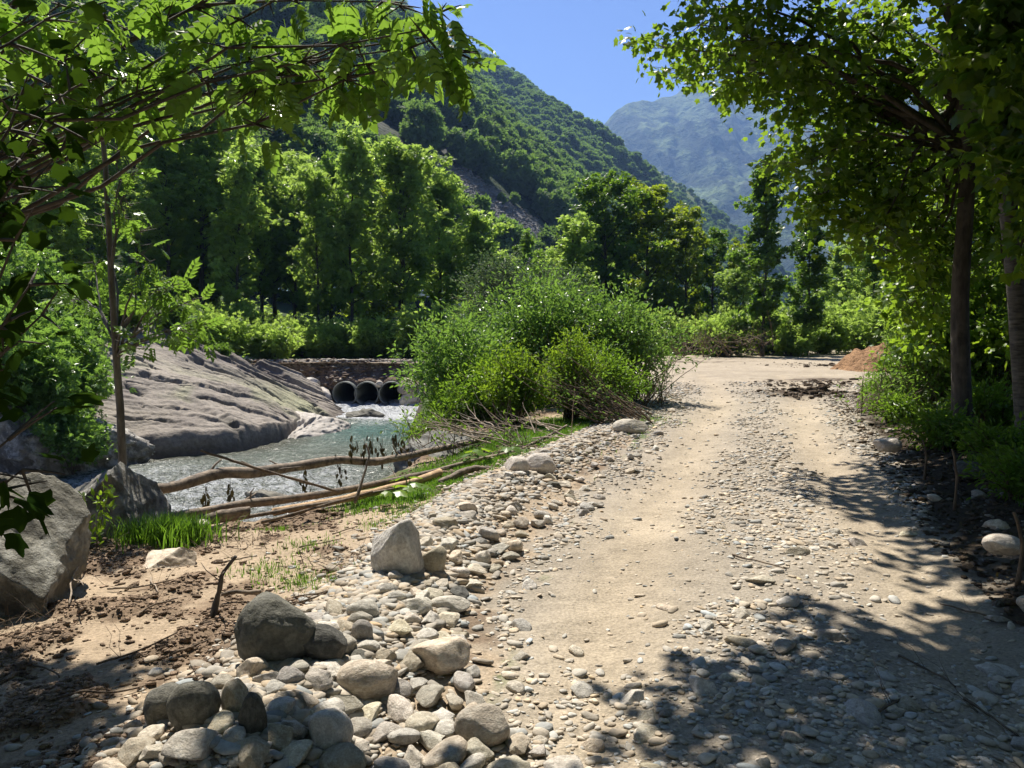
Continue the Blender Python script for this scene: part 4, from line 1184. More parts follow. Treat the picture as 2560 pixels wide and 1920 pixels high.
# ---------------------------------------------------------------- bushes
def bush_geo(seed, W_, D_, Hh, nst, nl, ls, tmpl, mat, bark=TWIGM, along=(.3, 1.0), jit=.14, low=.1, droop=.2, upw=.8, lean=(0, 0), sr=.012):
    rg_ = np.random.RandomState(seed)
    tb = Tubes(); Pp, Dd = [], []
    per = max(4, nl // nst)
    for i in range(nst):
        a = rg_.uniform(0, 6.28); rr = rg_.uniform(0, 1) ** .5
        el = math.acos(min(1, rr * (1 - low)))
        tip = np.array([math.cos(a) * math.sin(np.pi / 2 - el) * W_, math.sin(a) * math.sin(np.pi / 2 - el) * D_, (.25 + .75 * math.sin(el)) * Hh]) * rg_.uniform(.75, 1.12)
        tip[0] += lean[0]; tip[1] += lean[1]
        b0 = np.array([rg_.normal() * W_ * .12, rg_.normal() * D_ * .12, -.05])
        mid = b0 * .4 + tip * .5 + np.array([0, 0, .18 * Hh])
        s = np.linspace(0, 1, 7)[:, None]
        path = b0 * (1 - s) ** 2 + 2 * mid * s * (1 - s) + tip * s ** 2 + rg_.normal(0, .02 * Hh, (7, 3)) * s
        tb.add(path, sr * (1 - .8 * s[:, 0]) * rg_.uniform(.7, 1.4), 4)
        q = rg_.uniform(*along, per) * 5.99
        i0 = q.astype(int); f_ = (q - i0)[:, None]
        p_ = path[i0] * (1 - f_) + path[i0 + 1] * f_
        tg = path[i0 + 1] - path[i0]; tg /= np.linalg.norm(tg, axis=1)[:, None]
        off = rdir(rg_, per) * (np.abs(rg_.normal(0, jit, per)) + .02)[:, None]
        Pp.append(p_ + off); Dd.append(tg * .5 + off / (np.linalg.norm(off, axis=1)[:, None]) + rdir(rg_, per) * .4 - np.array([0, 0, droop]))
    Pp, Dd = np.concatenate(Pp), np.concatenate(Dd)
    Nn = np.array([0, 0, upw]) + rdir(rg_, len(Pp)) * .8
    Pp[:, 2] = np.maximum(Pp[:, 2], .02)
    S = ls * rg_.uniform(.6, 1.3, len(Pp))
    return tb.mesh('stems', bark), leaves('foliage', Pp, Dd, Nn, S, tmpl, mat, rg_)
def put_bush(geo, x, y, label, cat='bush', name='bush', z=None, rz=0, scl=1.0, group=None):
    zz = float(H(x, y, False)) if z is None else z
    rt = empty(name, (x, y, zz), label, cat, group, rz)
    rt.scale = (scl, scl, scl) if np.isscalar(scl) else scl
    link('stems', geo[0], rt); link('foliage', geo[1], rt)
    return rt
LEAF = T_leaf(.2); RH = T_rhomb(.26)
def wpx(px, Y): return px / FPX * Y
b = bush_geo(21, 2.6, 1.8, 2.75, 130, 17000, .105, LEAF, LM['willow'], jit=.17, low=.02)
put_bush(b, at(545, 17.5), 17.5, 'large silvery green willow bush hiding the river below the clearing', 'willow bush', 'willow_bush')
b = bush_geo(22, 1.5, 1.1, 2.3, 70, 7500, .10, LEAF, LM['willow'], jit=.15, low=.0)
put_bush(b, at(458, 15.6), 15.6, 'willow bush hanging over the water beside the third pipe', 'willow bush', 'willow_bush', z=-.35)
b = bush_geo(23, 1.5, 1.2, 2.4, 80, 8000, .10, LEAF, LM['willow'], jit=.15, low=.0)
put_bush(b, at(622, 17.6), 17.6, 'willow bush at the road end of the thicket behind the brush', 'willow bush', 'willow_bush')
b = bush_geo(24, .75, .6, 1.35, 60, 5200, .075, LEAF, LM['yellow'], jit=.10, low=.0)
put_bush(b, at(512, 13.6), 13.6, 'fresh yellow green bush in front of the silvery willow', 'bush', 'bush')
b = bush_geo(25, .7, .6, 1.6, 60, 4800, .07, LEAF, LM['yellow'], jit=.10, low=.0)
put_bush(b, at(572, 14.3), 14.3, 'taller yellow green bush next to the leaning bare stems', 'bush', 'bush')
b = bush_geo(26, 1.0, .8, 1.3, 60, 6500, .075, LEAF, LM['dark'], jit=.14, low=.0)
put_bush(b, at(495, 14.4), 14.4, 'dark leafy bush under the yellow green one at the bank', 'bush', 'bush', z=-.1)
put_bush(b, at(600, 15.4), 15.4, 'dark leafy bush behind the pile of leaning bare stems', 'bush', 'bush', rz=2)
put_bush(b, at(452, 14.6), 14.4, 'dark leafy bush low over the water by the log tips', 'bush', 'bush', rz=4, z=-.7)
# grey thicket behind
b = bush_geo(27, 2.6, 1.6, 4.3, 120, 15000, .14, LEAF, LM['grey'], jit=.28, low=.0, sr=.02)
put_bush(b, at(508, 36.5), 37.5, 'tall pale grey willow thicket at the end of the crossing', 'willow bush', 'willow_bush', scl=1.15)
put_bush(b, at(566, 39), 40, 'pale grey willow thicket farther along the clearing edge', 'willow bush', 'willow_bush', rz=1.5)
b = bush_geo(28, 1.5, 1.2, 1.7, 60, 5200, .15, SPR, LM['far'], jit=.22, low=.0)
US = [(272, 37.0, 1.0, 'fresh green bush growing at the sandy end of the crossing'), (215, 36, 1.2, 'round bush on the upper edge of the slab by the sandy patch'), (330, 40.5, 1.0, 'low bush between the thin ash trunks'),
      (372, 40.8, 1.1, 'low bush behind the middle culvert pipe'), (420, 41, 1.4, 'low bush behind the willow end of the crossing'), (300, 41.5, 1.1, 'low bush behind the fresh green one at the crossing'),
      (470, 42, 1.5, 'bush at the foot of the grey willow thicket'), (610, 45, 1.4, 'bush at the foot of the dark beech'), (650, 46, 1.3, 'bush in the middle of the grove edge beyond the bend'), (690, 46, 1.1, 'bush behind the left part of the brush heap'),
      (725, 43, 1.3, 'rounded bush directly behind the brush heap'), (775, 45, 1.5, 'leafy bush round the foot of the tall slim tree'), (790, 43.2, .9, 'small bush between the two slim trees'), (820, 46, 1.3, 'bush behind the shorter slim tree'),
      (862, 48, 1.8, 'high bush at the grassy end of the clearing'), (900, 44, 1.9, 'high bush behind the sand heap'), (935, 38, 1.8, 'bush right of the sand heap under the maple'), (240, 41, 1.3, 'shaded bush behind the round bush on the slab'),
      (180, 36, 1.3, 'bush on top of the slab below the tall leafy tree'), (150, 34.5, 1.0, 'bush on the slab ridge beside the slender bank tree'), (640, 38, .8, 'low green bush at the corner of the clearing')]
for px, Y, s_, lab in US:
    put_bush(b, at(px, Y), Y, lab, rz=random.uniform(0, 6), scl=s_)
# bushes growing on and beside the slab
b = bush_geo(29, .9, .7, .9, 40, 2600, .12, SPR, LM['ash'], jit=.13, low=.0)
def slab_z(x, y):
    d = (Sg[..., 0] - x) ** 2 + (Sg[..., 1] - y) ** 2
    k = np.unravel_index(np.argmin(d), d.shape)
    return float(Sg[k][2])
for px, Y, s_, lab in ((128, 27.6, 1.0, 'dark green bush rooted in a cleft halfway up the slab'), (172, 29.5, 1.1, 'pale leafy bush on the upper ridge of the slab'), (196, 30.5, .6, 'small tuft bush on the slab near its lower ridge'),
                       (100, 27.3, 1.2, 'bush at the top of the slab beside the slope'), (220, 30.2, .5, 'tiny bush on the thin end of the slab'), (78, 25.0, 1.3, 'yellowish bush where the slab meets the slope')):
    x = at(px, Y); put_bush(b, x, Y, lab, z=slab_z(x, Y) - .05, rz=px, scl=s_)
b = bush_geo(30, 2.2, 1.5, 2.3, 90, 9000, .13, SPR, LM['willow'], jit=.22, low=.0)
for px, Y, z, s_, lab in ((40, 20.5, -.9, 1.15, 'big dense bush beside the slab over the dark water'), (5, 19.5, -.6, 1.2, 'dense bush at the picture edge over the dark water'), (62, 19.0, -1.8, .7, 'lower bush hanging down to the water beside the slab'), (12, 26, 1.2, 1.3, 'bush on the slope above the dense riverside bushes')):
    put_bush(b, at(px, Y), Y, lab, z=z, rz=px, scl=s_)

# roadside plants on the right
b1 = bush_geo(41, .8, .7, 1.2, 46, 3600, .075, LEAF, LM['ash'], jit=.10, low=.0)
b2 = bush_geo(42, .7, .6, .55, 34, 1900, .08, LEAF, LM['dark'], jit=.10, low=.0)
b3 = bush_geo(43, 1.3, 1.0, 2.6, 46, 4600, .10, LEAF, LM['yellow'], jit=.16, low=.0)
RP = [(b1, 905, 15.2, 1.0, 'leafy roadside brush lit by the sun near the dark clods'), (b1, 935, 14.2, 1.15, 'roadside brush at the foot of the dark maple trunk'), (b2, 900, 13.4, .9, 'low leafy plant at the front of the roadside brush'),
      (b2, 945, 10.4, 1.0, 'low shaded plant in front of the dark maple trunk'), (b2, 985, 11.5, 1.3, 'shaded leafy plant between the two maple trunks'), (b3, 945, 21, 1.0, 'bright yellow green sapling bush beside the sand heap'),
      (b3, 950, 18, 1.0, 'bright sapling bush behind the dark maple trunk'), (b3, 940, 25, .9, 'sapling bush touching the sand heap'), (b1, 1000, 14, 1.6, 'dark brush behind the ringed trunk'), (b3, 990, 20, 1.2, 'sapling thicket deep in the wood on the verge'),
      (b2, 1010, 8.6, .9, 'leafy plant on the shaded bank near the picture edge'), (b2, 1035, 7.2, .8, 'low plant at the picture edge above the pale flat stone')]
for g_, px, Y, s_, lab in RP: put_bush(g_, at(px, Y), Y, lab, 'plant' if g_ is b2 else 'bush', 'plant' if g_ is b2 else 'bush', rz=px * .7, scl=s_)

# ---------------------------------------------------------------- the two maples on the right
def limb_tree(name, label, cat, base, trunk_pts, trunk_r, tips, leaf_tmpl, mat, bark, seed, ls, per_tip, cr, start=(.35, .95), sag=.0, flat=.55, ntw=5, sides=8, limb_r=.05, q0=4):
    """a tree whose limbs are led to given points; base at trunk_pts[0]"""
    rg_ = np.random.RandomState(seed)
    tp = smooth_path(trunk_pts, 22, .02, seed)
    rt = empty(name, tp[0], label, cat)
    o = tp[0].copy()
    tb = Tubes()
    tb.add(tp - o, np.interp(np.linspace(0, 1, 22), [0, .06, 1], [trunk_r * 1.5, trunk_r, trunk_r * .45]), sides)
    cl = []
    for i, t in enumerate(tips):
        t = np.array(t, float)
        # leave the trunk lower than the tip
        hz = np.clip((t[2] - 1.0 - .28 * np.linalg.norm(t[:2] - o[:2]) - o[2]) / (tp[-1][2] - o[2]), start[0], start[1])
        hz = np.clip(hz + rg_.uniform(-.13, .10), start[0], start[1])
        k = hz * 21; k0 = min(int(k), 20); s0 = tp[k0] + (tp[k0 + 1] - tp[k0]) * (k - k0)
        L = np.linalg.norm(t - s0)
        mid = (s0 + t) / 2 + np.array([0, 0, .13 * L]) + rg_.normal(0, .05 * L, 3)
        s = np.linspace(0, 1, 10)[:, None]
        path = s0 * (1 - s) ** 2 + 2 * mid * s * (1 - s) + t * s ** 2 + rg_.normal(0, .012 * L, (10, 3)) * np.sin(np.pi * s)
        r0 = min(limb_r, .012 * L + .008)
        tb.add(path - o, r0 * (1 - .85 * s[:, 0]), 6)
        for q in range(q0, 10):
            for _ in range(ntw if q > 5 else max(1, ntw // 2)):
                d2 = (path[q] - path[q - 1]); d2 /= np.linalg.norm(d2)
                d2 = d2 * .7 + rdir(rg_, 1)[0] * .9 * np.array([1, 1, .6]); d2[2] -= sag; d2 /= np.linalg.norm(d2)
                L2 = rg_.uniform(.25, .8) * cr * 2
                p2 = path[q] + d2 * L2 * np.linspace(0, 1, 4)[:, None] - np.array([0, 0, 1]) * sag * .3 * L2 * (np.linspace(0, 1, 4)[:, None] ** 2)
                tb.add(p2 - o, .006 * (1 - .7 * np.linspace(0, 1, 4)), 4)
                cl.append((p2[-1] - o, 1.0)); cl.append((p2[2] - o, .6))
    link('trunk', tb.mesh('trunk', bark), rt)
    link('crown', leafcloud(rg_, cl, int(per_tip * len(tips)), cr, ls, leaf_tmpl, mat, flat=flat, droop=.45, upw=.9), rt)
    return rt
MAP = T_maple()
rgm = np.random.RandomState(9)
tips = []
for px, py, Y in ((668, 48, 11.5), (684, 70, 12), (700, 25, 11), (722, 8, 11.5), (730, 60, 12), (728, 85, 12.5), (748, 40, 10.5), (760, 85, 12), (800, 132, 13), (790, 60, 11), (806, 160, 12.5),
                  (800, 110, 12), (822, 195, 12), (812, 160, 11), (830, 200, 12), (842, 218, 12), (850, 110, 11.5), (855, 225, 12), (878, 245, 11), (905, 300, 12.5), (850, 50, 12), (880, 160, 12), (900, 90, 11.5),
                  (905, 230, 11.5), (915, 300, 12), (830, 15, 12), (890, 20, 12.5), (920, 180, 13), (940, 60, 12), (930, 340, 13), (925, 345, 13.5), (885, 200, 13), (960, 250, 12)):
    tips.append(P(px, py, Y))
for _ in range(10): tips.append(np.array([rgm.uniform(7, 12), rgm.uniform(14, 18), rgm.uniform(4.5, 9)]))
for _ in range(8): tips.append(np.array([rgm.uniform(3.0, 7), rgm.uniform(9.5, 12.5), rgm.uniform(6.8, 9)]))
tr1 = [P(965, 414, 11.0) - np.array([0, 0, .45]), P(961, 330, 11.0), P(960, 290, 11.0), P(970, 165, 11.0), P(963, 100, 11.0), P(952, 20, 11.1), P(945, -80, 11.2), P(940, -200, 11.3)]
limb_tree('maple_tree', 'old maple with a stout dark trunk leaning boughs over the track', 'maple tree', None, tr1, .13, tips, MAP, LM['maple'], BARK, 51, .118, 300, .40, start=(.46, .97), limb_r=.045)
tips = []
for x, y, z in ((0, 7.2, 5.9), (.7, 6.9, 5.8), (1.3, 7.4, 6.0), (1.2, 6.6, 5.8), (2.0, 7.0, 5.7), (2.6, 7.3, 5.8), (3.2, 6.9, 5.7), (2.4, 6.3, 5.6), (3.6, 7.4, 5.8), (4.2, 7.0, 5.6),
                (.3, 6.4, 5.9), (1.4, 5.8, 5.7), (2.6, 5.5, 5.5), (3.6, 5.0, 5.3), (3.4, 6.1, 5.5), (4.6, 6.2, 5.4), (2.4, 10.2, 6.6), (3.1, 9.9, 6.4), (3.0, 11.2, 6.9), (3.9, 10.4, 6.4), (4.8, 10.0, 6.2), (4.0, 11.6, 6.9), (5.8, 9.4, 6.0), (5.6, 8.2, 6), (6.6, 7, 5.6), (4.9, 8.9, 6.0), (-.3, 6.8, 6.1), (.9, 7.5, 6.2), (1.7, 6.2, 5.9), (.8, 6.2, 5.9), (1.9, 7.6, 6.1), (2.9, 6.7, 5.9), (3.7, 6.7, 6.0), (2.1, 5.6, 5.7), (3.1, 5.1, 5.6), (4.2, 5.6, 5.6), (2.0, 10.6, 6.8), (2.7, 10.8, 7.0), (3.5, 11.0, 7.0), (4.4, 10.9, 6.9), (2.2, 11.8, 7.2), (3.2, 12.2, 7.3), (5.2, 10.8, 6.8), (2.0, 9.5, 6.6), (4.2, 9.4, 6.4)):
    tips.append(np.array([x, y, z]))
for px, py, Y in ((1015, 20, 8.2), (1030, 60, 7.6), (1040, 120, 8), (1040, 200, 8)): tips.append(P(px, py, Y))
tr2 = [P(1030, 440, 9.0) - np.array([0, 0, .15]), P(1021, 384, 9.0), P(1012, 255, 9.0), P(1000, 139, 9.0), P(986, 12, 9.0), P(975, -100, 9.0), P(966, -220, 9.0)]
limb_tree('maple_tree', 'maple with pale ringed bark at the picture edge', 'maple tree', None, tr2, .10, tips, MAP, LM['maple'], BIRCH, 52, .14, 600, .42, start=(.74, .97), limb_r=.032)
# a young maple shooting bright leaves between
tips = [P(px, py, Y) for px, py, Y in ((850, 80, 14), (905, 250, 14.5), (905, 290, 14.5), (920, 330, 14), (945, 290, 14), (915, 345, 15), (980, 330, 14), (1000, 280, 14), (930, 240, 15), (990, 220, 14), (1010, 340, 13), (930, 300, 16))]
limb_tree('maple_tree', 'young maple with a thin trunk and bright leaves behind the old maple', 'maple tree', None, [P(925, 395, 15.5), P(918, 300, 15.5), P(925, 150, 15.3), P(915, 60, 15)], .05, tips, MAP, LM['yellow'], BARKG, 53, .14, 240, .35, start=(.2, .9))
# thin trunks in the shade
for i, (px, Y, lean_, lab) in enumerate(((985, 15, -.1, 'thin bare sapling right behind the old maple'), (1004, 17, .05, 'thin dark sapling deep in the shaded wood'), (940, 17.5, .1, 'thin sapling left of the old maple trunk'), (912, 18, .2, 'slanting thin sapling by the sunny brush'), (1017, 12.5, -.05, 'thin sapling near the ringed trunk'))):
    x = at(px, Y); z0 = float(H(x, Y))
    tips = [np.array([x + random.uniform(-1.3, 1.3), Y + random.uniform(-1.2, 1.2), z0 + random.uniform(2.5, 6)]) for _ in range(9)]
    limb_tree('sapling', lab, 'sapling', None, [(x, Y, z0 - .1), (x + lean_, Y, z0 + 2), (x + 2 * lean_, Y + .1, z0 + 4.5), (x + 2.5 * lean_, Y + .1, z0 + 7)], .035, tips, MAP, LM['maple'], BARK, 60 + i, .13, 220, .38, start=(.2, .9))

# ---------------------------------------------------------------- ash overhanging from the left
ASHF = T_ash(4, .14, .40, True)
tips = []
for px, py, Y in ((456, 52, 4.9), (448, 66, 4.9), (430, 58, 4.8), (446, 34, 5.0), (410, 48, 4.8), (385, 26, 5.0), (382, 2, 4.8), (440, 12, 4.9), (420, 30, 4.7), (400, 6, 5), (345, -6, 5.0), (320, -25, 4.8), (284, 66, 5.2), (268, 58, 5.3)):
    tips.append(P(px, py, Y * .70))
for px, py, Y in ((200, -15, 5.2), (165, 25, 5.2), (150, -10, 5.4), (130, 55, 5.6), (105, 20, 5.0), (90, 70, 5.2), (60, 5, 5.0), (50, 50, 5.2), (20, 25, 4.8), (60, 95, 5.0), (10, 75, 4.6)):
    tips.append(P(px, py, Y * .70))
for x, y, z in ((-3.2, 6.8, 5.0), (-2.9, 5.9, 4.7), (-3.9, 6.1, 5.2), (-3.6, 5.2, 4.6), (-4.6, 5.8, 4.8), (-3.4, 6.3, 5.4), (-4.3, 4.8, 4.2), (-3.3, 4.9, 4.3), (-1.05, 5.55, 4.9)):
    tips.append(np.array([x, y, z]))
limb_tree('ash_tree', 'ash tree reaching long feathery boughs across the top of the view', 'ash tree', None, [(-4.3, 4.7, -.2), (-4.2, 4.6, 2.0), (-4.0, 4.6, 3.6), (-3.8, 4.7, 5.6)], .12, tips, ASHF, LM['ash'], BARK, 71, .155, 11, .09, start=(.30, .97), sag=.2, flat=.6, ntw=4, limb_r=.018, q0=7)
# shaded broad leaves close by on the left
tips = [P(px, py, Y) for px, py, Y in ((28, 75, 2.7), (10, 110, 2.5), (45, 120, 2.8), (62, 150, 2.9), (20, 160, 2.6), (45, 20, 2.8), (15, 240, 2.4), (30, 285, 2.4), (42, 315, 2.5), (10, 320, 2.4), (8, 440, 2.2), (22, 470, 2.3), (5, 480, 2.2), (70, 90, 3.1), (2, 200, 2.5))]
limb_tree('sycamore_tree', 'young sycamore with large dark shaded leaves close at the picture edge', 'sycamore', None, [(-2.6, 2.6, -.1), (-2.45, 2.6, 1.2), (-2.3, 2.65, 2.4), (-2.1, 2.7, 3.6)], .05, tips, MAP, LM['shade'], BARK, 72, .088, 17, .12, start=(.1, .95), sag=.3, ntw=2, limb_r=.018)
# a taller one whose crown shades the corner of the mud
tips = [np.array(t_) for t_ in ((-3.3, 6.6, 5.0), (-3.2, 5.9, 4.8), (-3.1, 6.1, 5.0), (-3.2, 5.5, 4.9), (-3.3, 6.2, 5.1), (-3.6, 5.9, 4.8), (-3.7, 6.4, 5.1), (-4.2, 6.2, 5.0), (-4.0, 5.6, 4.7), (-3.4, 5.4, 4.8), (-1.25, 5.45, 5.0))]
limb_tree('sycamore_tree', 'taller sycamore shading the corner of the bare mud', 'sycamore', None, [(-5.6, 6.6, -.2), (-5.5, 6.5, 3.0), (-5.3, 6.5, 6.0)], .11, tips, MAP, LM['maple'], BARK, 75, .13, 260, .26, start=(.5, .95), ntw=3, limb_r=.025, q0=7)
# the slender tree on the bank
base = P(123, 486, 7.9)
tips = [P(px, py, Y) for px, py, Y in ((190, 300, 7.7), (172, 285, 7.6), (195, 322, 7.9), (160, 312, 7.9), (180, 330, 7.6), (150, 298, 7.7), (128, 205, 7.8), (140, 232, 7.8), (135, 345, 7.7), (150, 262, 7.6), (96, 262, 8.6), (74, 300, 8.8), (120, 130, 7.8), (100, 215, 8.6), (132, 170, 7.8))]
limb_tree('ash_tree', 'slender young ash with a bare thin trunk at the end of the long log', 'ash tree', None, [base - np.array([0, 0, .3]), P(121, 420, 7.9), P(118, 360, 7.9), P(112, 260, 7.9), P(107, 180, 7.9), P(100, 100, 7.9), P(98, 50, 7.9)], .043, tips, T_ash(4, .13, .40), LM['ash'], BARKG, 73, .17, 12, .12, start=(.35, .95), sag=.15, ntw=3, limb_r=.016, q0=7)

# ---------------------------------------------------------------- hillside trees
TCR = []
for i in range(5):
    rg_ = np.random.RandomState(900 + i)
    n_ = 26
    c_ = rdir(rg_, n_) * rg_.uniform(.3, 1, (n_, 1)) ** .5 * np.array([.36, .36, .33]) * (1.0, 1.1, .9, 1.0, .8)[i] + np.array([0, 0, .55])
    cl = [(p, rg_.uniform(.6, 1.1)) for p in c_]
    me = leafcloud(rg_, cl, 1500, .17, .085, T_spray(4, .24, i), LM['hill'], flat=.8, upw=.7, droop=.1, name='tree')
    TCR.append(me)
# choose points on the mountainside
rgh = np.random.RandomState(31)
ntry = 60000
# area weighting
d1 = np.linalg.norm(np.cross(M[1:, :-1] - M[:-1, :-1], M[:-1, 1:] - M[:-1, :-1]), axis=-1)
d1[vs[:-1] > 1.02] = 0
inview = (ppx[:-1, :-1] > -120) & (ppx[:-1, :-1] < 860) & (ppy[:-1, :-1] > -60)
d1 = d1 * inview
pr = (d1 / d1.sum()).ravel()
area = d1.sum()
nt_ = int(min(area / 26.0, 26000))
ci = rgh.choice(len(pr), nt_, p=pr)
iv, iu = np.unravel_index(ci, d1.shape)
fu, fv = rgh.uniform(size=nt_)[:, None], rgh.uniform(size=nt_)[:, None]
HP = M[iv, iu] + (M[iv, iu + 1] - M[iv, iu]) * fu + (M[iv + 1, iu] - M[iv, iu]) * fv
pscr = scree[iv, iu]; pgr = grassy[iv, iu]; pcg = crag[iv, iu]
keep = rgh.uniform(size=nt_) < (1 - .985 * pscr) * (1 - .93 * pgr) * (1 - .85 * pcg)
HP = HP[keep]
HSc = (4 + 9.5 * rgh.uniform(size=len(HP)) ** 1.5) * (1 - .45 * pgr[keep]) * (1 - .5 * pscr[keep])
hx, hy = proj(HP)
vis = (hx > -20) & (hx < 760) & (hy < 262) & (hy > -20)
score = np.where(vis, HSc / HP[:, 1], 0)
# hidden by the front trees left of the row: keep to what the view shows
topline = np.interp(hx, [0, 120, 205, 262, 352, 402, 470, 525, 560, 604, 690, 760], [90, 90, 105, 150, 130, 150, 205, 235, 245, 190, 200, 200])
score = np.where(hy < topline + 6, score, 0)
order = np.argsort(-score)
NI = 200
ind = order[:NI]
refs = {}
for j, k in enumerate(ind):
    t_ = j % 5
    s_ = HSc[k]
    o = link('tree', TCR[t_], None, HP[k] - np.array([0, 0, s_ * .12]), (0, 0, rgh.uniform(0, 6.28)), (s_, s_, s_ * rgh.uniform(.9, 1.25)))
    tag(o, 'round leafy tree of the wooded mountainside', 'tree', 'nearer trees on the wooded mountainside')
    refs.setdefault(t_, o)
rest = order[NI:]
pm = bpy.data.meshes.new('forest')
pm.vertices.add(len(rest))
pm.vertices.foreach_set('co', (HP[rest] - np.array([0, 0, 1]) * (HSc[rest] * .12)[:, None]).astype(np.float32).ravel())
a = pm.attributes.new('sc', 'FLOAT', 'POINT'); a.data.foreach_set('value', HSc[rest].astype(np.float32))
a = pm.attributes.new('rz', 'FLOAT', 'POINT'); a.data.foreach_set('value', rgh.uniform(0, 6.28, len(rest)).astype(np.float32))
a = pm.attributes.new('pick', 'INT', 'POINT'); a.data.foreach_set('value', rgh.randint(0, 5, len(rest)).astype(np.int32))
fo = tag(link('forest', pm), 'dense green forest covering the mountainside', 'forest', kind='stuff')
ng = bpy.data.node_groups.new('forest trees', 'GeometryNodeTree')
ng.interface.new_socket('Geometry', in_out='INPUT', socket_type='NodeSocketGeometry')
ng.interface.new_socket('Geometry', in_out='OUTPUT', socket_type='NodeSocketGeometry')
gi = ng.nodes.new('NodeGroupInput'); go = ng.nodes.new('NodeGroupOutput')
m2p = ng.nodes.new('GeometryNodeMeshToPoints'); iop = ng.nodes.new('GeometryNodeInstanceOnPoints')
jn = ng.nodes.new('GeometryNodeJoinGeometry')
for t_ in sorted(refs, reverse=True):
    oi = ng.nodes.new('GeometryNodeObjectInfo'); oi.transform_space = 'ORIGINAL'
    oi.inputs['Object'].default_value = refs[t_]; oi.inputs['As Instance'].default_value = True
    ng.links.new(oi.outputs['Geometry'], jn.inputs[0])
def nattr(nm, typ):
    x = ng.nodes.new('GeometryNodeInputNamedAttribute'); x.data_type = typ; x.inputs['Name'].default_value = nm
    return next(s_ for s_ in x.outputs if s_.enabled and s_.name == 'Attribute')
cmb = ng.nodes.new('ShaderNodeCombineXYZ')
ng.links.new(nattr('rz', 'FLOAT'), cmb.inputs[2])
ng.links.new(gi.outputs[0], m2p.inputs[0]); ng.links.new(m2p.outputs[0], iop.inputs['Points'])
ng.links.new(jn.outputs[0], iop.inputs['Instance']); iop.inputs['Pick Instance'].default_value = True
ng.links.new(nattr('pick', 'INT'), iop.inputs['Instance Index'])
ng.links.new(cmb.outputs[0], iop.inputs['Rotation']); ng.links.new(nattr('sc', 'FLOAT'), iop.inputs['Scale'])
ng.links.new(iop.outputs[0], go.inputs[0])
md = fo.modifiers.new('forest trees', 'NODES'); md.node_group = ng
# scree stones
sel = np.where((scree[:-1, :-1].ravel() > .6))[0]
if len(sel):
    ck = rgh.choice(sel, 5000)
    iv, iu = np.unravel_index(ck, (nv - 1, nu - 1))
    fu, fv = rgh.uniform(size=5000)[:, None], rgh.uniform(size=5000)[:, None]
    SP = M[iv, iu] + (M[iv, iu + 1] - M[iv, iu]) * fu + (M[iv + 1, iu] - M[iv, iu]) * fv
    o = scatter_blobs('scree', SP[:, :2], rgh.lognormal(-.7, .5, 5000), stone_cols(5000, rgh, (.18, .172, .16)), GRAVELM, BL0, 18, .1, SP[:, 2])
    tag(o, 'grey scree of broken rock spilling down the mountainside', 'scree', kind='stuff')

# ---------------------------------------------------------------- logs, sticks, brush
def stick(pts, r0, r1, label, cat='branch', name='branch', mat=LOGM, sides=8, n_=26, wob=.012, knots=0, seed=0):
    r0, r1 = (r0 * .7, r1 * .7) if name == 'sapling_stub' else (r0, r1)
    p_ = smooth_path(pts, n_, wob, seed + 300)
    rg_ = np.random.RandomState(seed)
    tb = Tubes()
    rr = np.linspace(r0, r1, n_) * (1 + .28 * fbm(np.linspace(0, 12, n_), np.zeros(n_), 0, seed, 3))
    o0 = p_[n_ // 2].copy()
    tb.add(p_ - o0, rr, sides)
    for _ in range(knots):
        k = rg_.randint(2, n_ - 2); d = rdir(rg_, 1)[0]; d[2] = abs(d[2])
        L = rg_.uniform(.06, .35)
        tb.add((p_[k] - o0) + d * L * np.linspace(0, 1, 4)[:, None] + rg_.normal(0, .01, (4, 3)), rr[k] * .28 * (1 - .6 * np.linspace(0, 1, 4)), 6)
    o = link(name, tb.mesh(name, mat), None, o0)
    tag(o, label, cat)
    return o
def gp(lst, lift=0.0):                # points lying on the ground under given pixels
    out_ = []
    for px, py in lst:
        q = G(px, py, 0.0)
        out_.append(q + np.array([0, 0, lift]))
    return out_
L1 = [(123, 488, 7.75), (167, 488, 8.1), (204, 476, 8.45), (222, 470, 8.6), (255, 471, 8.9), (301, 465, 9.4), (343, 459, 9.9), (375, 463, 10.2), (417, 455, 10.8), (463, 444, 11.5), (492, 436, 12.0)]
stick([P(*a) for a in L1], .066, .040, 'longest curved log bridging over the water from the slender tree', 'log', 'log', knots=11, seed=1, n_=60, wob=.035)
L2 = [(150, 520, 7.05), (199, 513, 7.3), (245, 504, 7.6), (278, 502, 7.8), (343, 491, 8.3), (392, 481, 8.9), (440, 469, 9.6), (477, 459, 10.2), (520, 449, 10.9), (545, 436, 11.8), (566, 425, 12.4)]
stick([P(*a) for a in L2], .045, .016, 'long thin log lying along the bank just above the bark stripped one', 'log', 'log', knots=10, seed=2, n_=60, wob=.025)
L3 = [(273, 512, 7.55), (347, 499, 8.1), (385, 490, 8.5), (417, 481, 8.9), (440, 472, 9.3)]
stick([P(*a) for a in L3], .035, .045, 'log with torn bare wood lying along the bank', 'log', 'log', mat=CUTM, knots=1, seed=3)
lg = stick([P(199, 522, 7.0), P(222, 515, 7.1), P(250, 511, 7.25)], .058, .042, 'short thick log with a pale sawn end on the bank', 'log', 'log', seed=4, n_=12)
lg2 = stick([P(440, 483, 8.85), P(463, 471, 9.2), P(476, 468, 9.35), P(493, 470, 9.4)], .036, .040, 'crooked short log with a sawn end on the green strip', 'log', 'log', seed=5)
